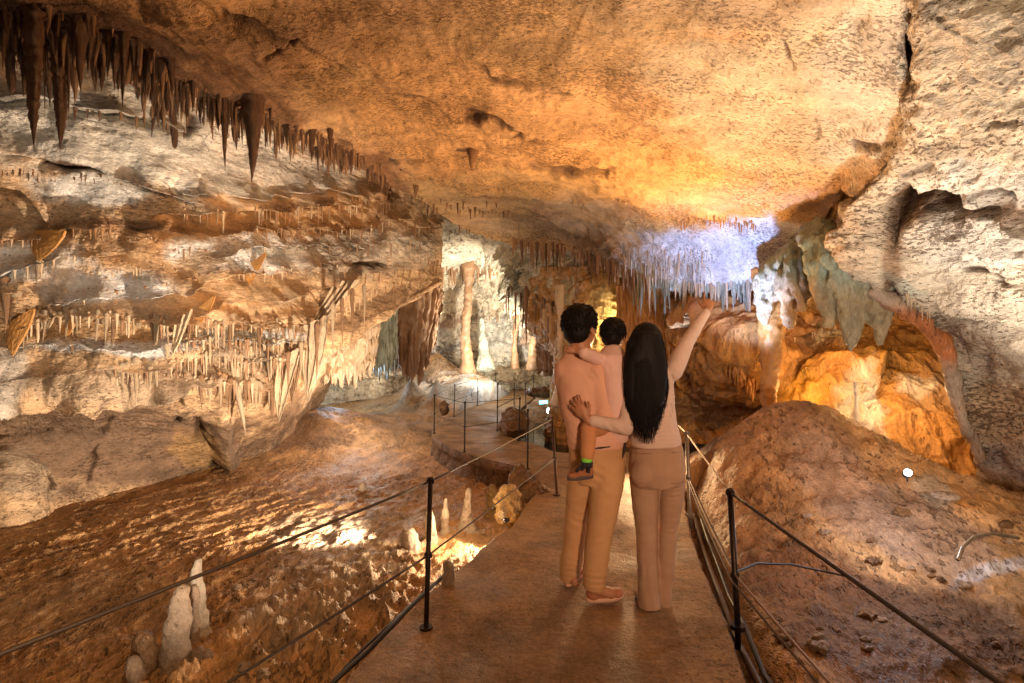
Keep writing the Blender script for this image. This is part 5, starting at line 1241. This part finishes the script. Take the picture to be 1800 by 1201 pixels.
bk = Geo(); bk.tube([pm(1099,770,3.05), pm(1098,790,3.02), pm(1094,806,3.02)], [.004,.010,.003], 8); put(bk.build('side_pocket', M_gap, man), man)
def shoe(root, heel, toe, w, h, mat, solem, name='shoe', lift=0):
    heel, toe = Vector(heel), Vector(toe); d = (toe-heel); L = d.length; d.normalize(); s = d.cross(Vector((0, 0, 1)))
    R = Matrix((s, d, Vector((0, 0, 1)))).transposed(); g = Geo(); up = Vector((0, 0, 1))
    g.ball(heel+d*L*.18+up*h*.50, (w*.42, L*.18, h*.52), 12, R); g.ball(heel+d*L*.45+up*h*.42, (w*.44, L*.30, h*.42), 12, R)
    g.ball(heel+d*L*.75+up*h*.30, (w*.50, L*.25, h*.30), 12, R); g.tube([heel+d*L*.18+up*h*.6, heel+d*L*.16+up*h*1.15], (w*.38), 12)
    o = g.fused(name, mat, voxel=.006, smooth=3); put(o, root); g = Geo(); m_ = 22; ring_ = []
    for zz, k_ in ((-.004, .96), (h*.2, .98), (h*.24, .93)):
        for k in range(m_):
            a = 2*math.pi*k/m_; y = math.cos(a); x = math.sin(a); wd_ = w*.5*(1.0 if y > 0 else .82)
            ring_.append(heel+d*(L*.5+L*.52*y*k_)+s*(x*wd_*k_)+up*zz)
    fs = [(r*m_+k, r*m_+(k+1) % m_, (r+1)*m_+(k+1) % m_, (r+1)*m_+k) for r in range(2) for k in range(m_)]+[tuple(range(m_-1, -1, -1)), tuple(2*m_+k for k in range(m_))]
    g.add((ring_, fs)); so = g.build('sole', solem, None); so.parent = o; return o
zf = lambda x, y: Vector(floor_pt(x, y, .012))
shoe(man, (pm(996,1030,3.26).x, 3.24, .012), (pm(996,1030,3.26).x+.11, 3.46, .012), .100, .085, M_shoe, M_sole)
shoe(man, (pm(1031,1056,3.04).x, 3.05, .012), (pm(1031,1056,3.04).x+.235, 3.12, .012), .105, .085, M_shoe, M_sole)
def strands(g, roots, tips, r, sway=.01, n=7, seed=0):
    rr = random.Random(seed)
    for a, b in zip(roots, tips):
        a, b = Vector(a), Vector(b); ph = rr.uniform(0, 6)
        g.tube([a.lerp(b, k/(n-1))+Vector((sway*math.sin(ph+k*.8)*k/n, sway*.5*math.cos(ph+k), 0)) for k in range(n)], [r*(1-.8*k/(n-1)) for k in range(n)], 5)
def hairdisp(c, n_): return .0035*ridged(c*(38, 38, 9)+3, 3)+.004*fbm(c*14, 3)
def tufts(q, sd, f, u, s, k, seed, a0=(0, 6.28), mat=None):
    """short hair clumps on a head"""
    g = Geo(); rr = random.Random(seed)
    for i in range(k):
        th = rr.uniform(0, 1.75); ph = rr.uniform(*a0)
        n_ = Vector((math.sin(th)*math.cos(ph), math.sin(th)*math.sin(ph), math.cos(th)))
        if n_.y > .45 and n_.z < .55: continue
        p = Vector((n_.x*.080, n_.y*.099-.008, n_.z*.094+.032)); dn = Vector((n_.x*.3+rr.uniform(-.3,.3), n_.y*.3-.2+rr.uniform(-.2,.2), -.6+rr.uniform(-.3,.5)*max(0, n_.z)))
        dn = (dn-n_*dn.dot(n_)*.8).normalized(); e = p+dn*.036+n_*rr.uniform(.004, .016)
        g.tube([q(*p), q(*(p.lerp(e, .5)+n_*.003)), q(*e)], [.005*s, .0045*s, .001*s], 5)
    return g
def haircap(q, R, s, extra=()):
    g = Geo(); g.ball(q(0, -.018, .040), tuple(a*s for a in (.086, .098, .092)), 18, R); g.ball(q(0, -.046, -.012), tuple(a*s for a in (.074, .062, .075)), 14, R)
    g.ball(q(0, .045, .085), tuple(a*s for a in (.062, .05, .035)), 12, R)
    for e in (-1, 1): g.ball(q(.070*e, .012, .01), tuple(a*s for a in (.012, .018, .035)), 8, R)
    for c, r in extra: g.ball(q(*c), tuple(a*s for a in r), 12, R)
    return g
h = haircap(hq, hR, 1.13).fused('hair', M_hair, voxel=.007, smooth=2, disp=hairdisp); put(h, man)
t = tufts(hq, *hR.transposed(), 1.13, 700, 3).build('hair_tufts', M_hair); t.parent = h

# ---------------- the woman
D2 = 3.0
pw = lambda x, y, d=D2: Vector(P(x, y, d))
wom = person((pw(1150,1070).x, 3.0, 0), 'woman with very long black hair in beige top pointing up at the rock formation')
g = Geo()
wq, wR = head(g, pw(1137,606,3.02), (.30,.93,.22), 1.02)
g.limb(pw(1137,622,3.0), pw(1140,652,3.0), (.045,.048), (.055,.055), up=X)
g.tube([pw(1153,810), pw(1150,765), pw(1147,715), pw(1143,665), pw(1140,645)], [(.13,.10),(.105,.08),(.115,.09),(.12,.085),(.06,.05)], 16, up=X)
g.limb(pw(1131,820), pw(1135,930), .068, .048, up=X); g.limb(pw(1135,930), pw(1139,1055), .048, .035, up=X)
g.limb(pw(1178,820), pw(1172,930), .068, .048, up=X); g.limb(pw(1172,930), pw(1164,1052,3.06), .048, .035, up=X)
g.limb(pw(1139,1058,3.0), pw(1141,1064,3.09), .03, .028); g.limb(pw(1165,1056,3.06), pw(1170,1060,3.15), .03, .028)
SH, EL, WR = pw(1183,652,2.98), pw(1211,596,3.05), pw(1243,546,3.16)
g.limb(SH, EL, .040, .032); g.limb(EL, WR, .032, .022)
hand(g, WR, (.25,.35,.60), (-.2,-1,.3), .90, (.02,1.15,1.2,1.25), side=-1)
g.limb(pw(1105,660), pw(1100,755,2.93), .038, .032); g.limb(pw(1100,755,2.93), pw(1034,737,2.90), .032, .022)
hand(g, pw(1032,736,2.90), (-.55,.1,.75), (-.35,-1,0), .92, (.25,.3,.3,.35), side=1)
put(g.fused('body', M_skin, voxel=.005, smooth=1), wom)
g = Geo()
g.tube([pw(1152,784), pw(1152,776), pw(1149,750), pw(1147,715), pw(1144,680), pw(1142,660), pw(1140,646), pw(1139,637)], [(.148,.115),(.150,.118),(.135,.102),(.130,.098),(.134,.10),(.132,.095),(.095,.078),(.058,.056)], 24, up=X)
g.ball(SH, (.055,.058,.058), 12); g.limb(SH, EL, .056, .043); g.limb(EL, WR-(WR-EL).normalized()*.02, .043, .029)
g.limb(pw(1107,664), pw(1101,752,2.93), .050, .046); g.limb(pw(1101,752,2.93), pw(1041,739,2.90), .047, .033); g.ball(pw(1107,662), (.052,.055,.055), 12)
put(g.fused('top', M_sh2, voxel=.008, smooth=4, disp=folds([(pw(1152,768,2.9),(0,0,1),.022,.12,.0035),(SH,(.5,0,.8),.03,.07,.004),(EL,(.5,0,.8),.03,.06,.003),(pw(1085,755,2.85),(.8,0,.6),.04,.08,.004),(pw(1185,700,2.9),(.3,0,1),.04,.09,.003)])), wom)
g = Geo()
g.tube([pw(1154,774), pw(1154,790), pw(1154,825), pw(1155,850)], [(.138,.105),(.155,.125),(.163,.15),(.13,.13)], 22, up=X)
g.ball(pw(1131,832,2.94), (.078,.085,.085), 14); g.ball(pw(1179,832,2.94), (.078,.085,.085), 14)
g.tube([pw(1132,840), pw(1133,880), pw(1136,930), pw(1137,970), pw(1139,1015), pw(1140,1040), pw(1141,1064)], [(.082,.095),(.076,.085),(.062,.065),(.058,.06),(.060,.064),(.064,.070),(.068,.078)], 18, up=X)
g.tube([pw(1180,840), pw(1179,880), pw(1173,930,3.01), pw(1171,970,3.02), pw(1168,1015,3.04), pw(1166,1040,3.05), pw(1165,1060,3.06)], [(.080,.095),(.070,.085),(.055,.063),(.052,.058),(.050,.060),(.050,.066),(.050,.070)], 18, up=X)
tr = g.fused('trousers', M_tr2, voxel=.008, smooth=3, disp=folds([(pw(1132,868,2.88),(.15,0,1),.028,.07,.0035),(pw(1180,868,2.88),(-.15,0,1),.028,.07,.0035),(pw(1136,925,2.92),(.1,0,1),.03,.09,.0030),(pw(1172,930,2.92),(.1,0,1),.03,.09,.0030),(pw(1140,1030,2.93),(1,0,.1),.04,.12,.0035)]))
put(tr, wom)
bk = Geo(); bk.tube([pw(1111,797,2.885), pw(1131,799,2.865), pw(1148,798,2.872)], .0022, 6); bk.tube([pw(1184,796,2.86), pw(1198,795,2.90)], .0022, 6); put(bk.build('pocket_seams', M_tr2, wom), wom)
bk = Geo(); bk.tube([pw(1106,789,2.96), pw(1125,790,2.885), pw(1152,790.5,2.868), pw(1180,790,2.885), pw(1201,788,2.96)], .0022, 6); put(bk.build('waistband', M_tr2, wom), wom)
shoe(wom, (pw(1132,1066).x, 2.97, .008), (pw(1132,1066).x+.02, 3.18, .008), .085, .06, M_tr2, M_rub)
shoe(wom, (pw(1166,1066).x, 3.02, .008), (pw(1166,1066).x+.04, 3.23, .008), .085, .06, M_tr2, M_rub)
g = Geo()
g.ball(pw(1136,602,3.0), (.092,.10,.118), 18)
g.tube([pw(1136,590,2.96), pw(1135,625,2.93), pw(1135,660,2.915), pw(1135,700,2.905), pw(1134,722,2.90), pw(1133,738,2.90), pw(1131,748,2.90)], [(.082,.07),(.112,.06),(.122,.045),(.108,.034),(.080,.024),(.045,.015),(.015,.006)], 22, up=X)
g.tube([pw(1108,600,3.0), pw(1105,650,2.97), pw(1108,710,2.93), pw(1112,750,2.91)], [(.02,.04),(.03,.04),(.03,.03),(.01,.01)], 12, up=X)
rr = random.Random(5)
HY_ = [572, 582, 600, 640, 690, 730, 772]; HW = [8, 22, 31, 37, 38, 33, 24]; HD = [2.985, 2.93, 2.893, 2.866, 2.862, 2.862, 2.868]
def hair_path(x, ytip, wob):
    pts = []; n = 15; ph = rr.uniform(0, 6)
    for k in range(n):
        y = 572+(ytip-572)*k/(n-1); w_ = np.interp(y, HY_, HW); dpt = np.interp(y, HY_, HD)
        pts.append(pw(1135.5+x*w_+wob*math.sin(ph+k*.7)*k/n, y, dpt+.055*x*x*min(1, k/4)+rr.uniform(-.002,.002)))
    return pts
hh = g.fused('hair', M_hair2, voxel=.008, smooth=3, disp=lambda c, n_: .004*ridged(np.stack([c[:, 0]*34, c[:, 1]*10, c[:, 2]*1.6], -1)+.25*fbm(c*3, 2)[:, None], 2)+.003*ridged(c*(60, 20, 2), 2)); put(hh, wom)
g2 = Geo()
for i in range(520):
    x = rr.uniform(-1, 1); n = 15
    g2.tube(hair_path(x, 782-44*abs(x)*rr.random()-rr.uniform(0, 1)**2*70, rr.uniform(.5, 5)), [.0030*(1-.75*k/(n-1)) for k in range(n)], 4)
strands(g2, [pw(1168,600+12*k,2.96) for k in range(14)], [pw(1171+rr.uniform(0,14),690+7*k+rr.uniform(-30,30),2.92) for k in range(14)], .0015, .02, 9, 9)
s_ = g2.build('hair_strands', M_hair2); s_.parent = hh

# ---------------- the child on his arm
pc = lambda x, y, d=3.10: Vector(P(x, y, d))
kid = person((pc(1075,760).x, 3.15, pc(1075,760).z), 'small dark haired child in pale pink shirt carried on the man arm')
g = Geo()
kq, kR = head(g, pc(1078,590,3.14), (.45,.88,.05), .84)
g.limb(pc(1077,606), pc(1077,630), (.035,.035), (.04,.04), up=X)
g.tube([pc(1078,745), pc(1078,700), pc(1077,650), pc(1077,628)], [(.085,.08),(.085,.07),(.08,.06),(.04,.04)], 14, up=X)
g.limb(pc(1055,632,3.06), pc(1028,620,2.94), .026, .022); g.limb(pc(1030,622,2.94), pc(1016,617,2.95), .022, .018); hand(g, pc(1016,617,2.95), (-1,0,.15), (0,-1,.2), .55, (.2,.2,.2,.2))
g.limb(pc(1098,640), pc(1102,690,3.25), .028, .022); g.limb(pc(1102,690,3.25), pc(1085,670,3.35), .022, .018); hand(g, pc(1085,670,3.35), (-1,.3,.2), (0,1,0), .55, (.3,.3,.3,.3))
g.limb(pc(1060,750,3.05), pc(1034,752,2.93), .045, .038); g.limb(pc(1034,752,2.93), pc(1031,812,2.90), .036, .024, up=X); g.limb(pc(1031,812,2.90), pc(1012,828,2.90), .022, .018)
g.limb(pc(1092,750,3.25), pc(1070,780,3.38), .045, .036); g.limb(pc(1070,780,3.38), pc(1065,830,3.36), .034, .024, up=X); g.limb(pc(1065,830,3.36), pc(1075,838,3.40), .022, .018)
put(g.fused('body', M_skin, voxel=.006, smooth=2), kid)
g = Geo()
g.tube([pc(1082,768,3.10), pc(1082,745,3.06), pc(1082,705,3.02), pc(1081,665,3.02), pc(1078,634,3.05), pc(1077,618), pc(1077,608)], [(.088,.085),(.088,.10),(.078,.088),(.078,.080),(.090,.070),(.07,.055),(.045,.042)], 20, up=X)
g.ball(pc(1056,632,3.06), .042, 10); g.limb(pc(1058,633,3.05), pc(1026,621,2.94), .044, .034); g.limb(pc(1098,642), pc(1102,688,3.25), .038, .032)
put(g.fused('shirt', M_sh3, voxel=.007, smooth=4, disp=folds([(pc(1080,740,3.05),(.4,0,1),.035,.10,.004),(pc(1070,650,3.05),(1,0,.5),.035,.07,.004),(pc(1090,700,3.05),(.8,0,.6),.04,.08,.004)])), kid)
g = Geo(); g.limb(pc(1062,752,3.04), pc(1035,752,2.93), .058, .048); g.limb(pc(1035,755,2.93), pc(1032,800,2.90), (.046,.046), (.036,.036), up=X); g.limb(pc(1092,752,3.25), pc(1070,780,3.38), .055, .045); g.limb(pc(1070,780,3.38), pc(1066,818,3.36), .042, .036, up=X)
put(g.fused('trousers', M_tr3, voxel=.007, smooth=3, disp=folds([(pc(1034,760,2.88),(0,0,1),.03,.06,.003)])), kid)
g = Geo(); g.tube([pc(1032,802,2.90), pc(1031,814,2.90)], [.031,.030], 14, up=X); put(g.build('sock', M_green, kid), kid)
bs = shoe(kid, Vector(pc(1043,839,2.92)), Vector(pc(997,843,2.86)), .062, .068, M_boot, M_rub)
g = Geo(); g.tube([pc(1031,812,2.895), pc(1031,821,2.895)], [.036,.034], 14, up=X); g.tube([pc(1022,818,2.86), pc(1018,823,2.85), pc(1014,830,2.85)], .008, 8); g.tube([pc(1028,819,2.855), pc(1022,827,2.85)], .009, 8); g.tube([pc(1036,822,2.86), pc(1034,832,2.855)], .009, 8)
q_ = g.build('shoe_collar_and_straps', M_navy); q_.name = 'strap'; q_.parent = bs
bs2 = shoe(kid, Vector(pc(1058,852,3.36)), Vector(pc(1082,848,3.46)), .062, .06, M_boot, M_rub)
h = haircap(kq, kR, .84).fused('hair', M_hair, voxel=.006, smooth=2, disp=hairdisp); put(h, kid)
t = tufts(kq, *kR.transposed(), .84, 500, 8).build('hair_tufts', M_hair); t.parent = h
g = Geo(); g.box(pc(1082,703,3.015), (.020,.006,.014), Matrix.Rotation(.2, 3, 'Y')); put(g.build('cuff_patch', M_gap, kid, smooth=False), kid)
# ================================================================ lamps, camera, render
def lamp(kind, loc, power, col, size=.08, to=None, spot=70, blend=.6):
    l = bpy.data.lights.new('cave_lamp_light', kind); l.energy = power; l.color = col
    o = bpy.data.objects.new('cave_lamp_light', l); COL.objects.link(o); o.location = loc
    if kind == 'AREA': l.size = size
    else: l.shadow_soft_size = size
    if kind == 'SPOT': l.spot_size = math.radians(spot); l.spot_blend = blend
    if to is not None: o.rotation_euler = (Vector(to)-Vector(loc)).to_track_quat('-Z', 'Y').to_euler()
    return o
WARM = (1, .62, .32); AMB = (1, .46, .13); NEU = (1, .82, .62); COOL = (.72, .86, 1); VIO = (.42, .48, 1)
GOLD = (1, .54, .23)
lamp('SPOT', P(1190,700,6.0), 740, GOLD, .12, to=P(950,60,4.0), spot=130, blend=.8)      # behind the visitors, up at the ceiling
lamp('SPOT', P(1120,770,6.4), 100, (1,.62,.30), .22, to=(.9, 2.4, 0), spot=95, blend=.6)    # low glow, throws their shadows on the path
lamp('SPOT', (1.1, -2.2, 1.65), 560, (1,.62,.40), .2, to=(.80, 3.1, 1.22), spot=36, blend=.7)  # unseen fill added behind the viewer for the visitors' backs
lamp('SPOT', (-.9, 1.4, -.05), 1600, (1,.86,.70), .08, to=(-4.6, 6.0, 3.0), spot=88, blend=.8)
lamp('SPOT', (-1.2, 4.8, -.2), 800, (1,.80,.60), .06, to=(-5.2, 6.8, 2.4), spot=110, blend=.7)
lamp('SPOT', (-3.2, 2.6, -.2), 90, NEU, .06, to=(-5.0, 4.6, 2.2), spot=110, blend=.7)
lamp('SPOT', (-1.9, 7.4, -.1), 130, (1,.72,.45), .06, to=(-3.2, 8.8, 2.6), spot=100, blend=.7)
lamp('SPOT', (-.5, .7, 1.3), 70, (1,.66,.36), .15, to=(-2.5, 4.0, -.4), spot=84, blend=1)  # unseen fill added to brighten the left floor
lamp('POINT', P(790,880,4.75), 9, (1,.7,.4), .05)
lamp('SPOT', LAMP_L, 230, (1,.80,.56), .03, to=(-1.8, 3.0, -.45), spot=125)
lamp('SPOT', LAMP_R, 600, (1,.88,.74), .04, to=(3.0, 2.7, 3.4), spot=122, blend=.8)         # the bright lamp on the mound
lamp('POINT', P(1565,852,3.40), 16, (.62,.78,1), .03)  # extra light added beside the bright lamp to widen its bluish glow
lamp('SPOT', (2.1, 2.2, 1.0), 60, (1,.50,.22), .1, to=(2.6, 4.6, .3), spot=80, blend=.9)
lamp('POINT', P(1420,690,6.1), 11, (1,.55,.18), .08)
lamp('POINT', P(1600,700,5.6), 16, (1,.6,.28), .08)
lamp('POINT', P(1500,590,6.0), 15, (1,.50,.15), .06)
lamp('SPOT', P(1275,650,5.6), 240, (.42,.54,1), .06, to=P(1330,440,6.2), spot=92, blend=.7)
lamp('SPOT', P(1200,640,7.0), 90, (.45,.58,1), .06, to=P(1150,470,7.6), spot=70, blend=.7)
lamp('POINT', P(1070,580,9.0), 24, (1,.80,.42), .08)
lamp('SPOT', P(880,655,12.6), 1250, (1,.93,.82), .15, to=P(800,500,17.5), spot=110, blend=.8)
lamp('POINT', P(935,560,15.0), 90, (1,.9,.75), .15)
lamp('POINT', P(725,600,15.6), 50, (1,.85,.7), .12)
lamp('POINT', P(640,690,9.3), 60, (1,.86,.72), .1)
lamp('POINT', P(600,650,13.0), 50, (.6,.82,1), .1)
lamp('SPOT', P(900,640,9.2), 130, (1,.76,.5), .1, to=P(720,430,10), spot=110, blend=.7)
lamp('POINT', P(880,650,13.5), 22, (.75,.88,1), .1)
lamp('SPOT', (2.6, .8, .5), 300, (1,.80,.58), .1, to=(3.4, 3.0, 2.6), spot=120, blend=.8)

w = bpy.data.worlds.new('World'); scene.world = w; w.use_nodes = True
bg = w.node_tree.nodes['Background']; bg.inputs[0].default_value = (1, .62, .36, 1); bg.inputs[1].default_value = .08  # dim warm fill added through the open rear of the cave
cam = bpy.data.cameras.new('camera'); co = bpy.data.objects.new('camera', cam); COL.objects.link(co)
cam.sensor_width = 36; cam.lens = 18; cam.shift_y = (HY-600.5)/1800; cam.clip_start = .05; cam.clip_end = 200
co.location = (0, 0, CZ); co.rotation_euler = (math.pi/2, 0, 0); scene.camera = co
scene.view_settings.view_transform = 'Standard'; scene.view_settings.look = 'None'; scene.view_settings.exposure = .28; scene.view_settings.gamma = 1
cy = scene.cycles; cy.max_bounces = 4; cy.diffuse_bounces = 2; cy.glossy_bounces = 2; cy.use_denoising = True; cy.use_adaptive_sampling = True; cy.adaptive_threshold = .025; cy.sample_clamp_indirect = 3
try: cy.denoiser = 'OPENIMAGEDENOISE'
except Exception: pass
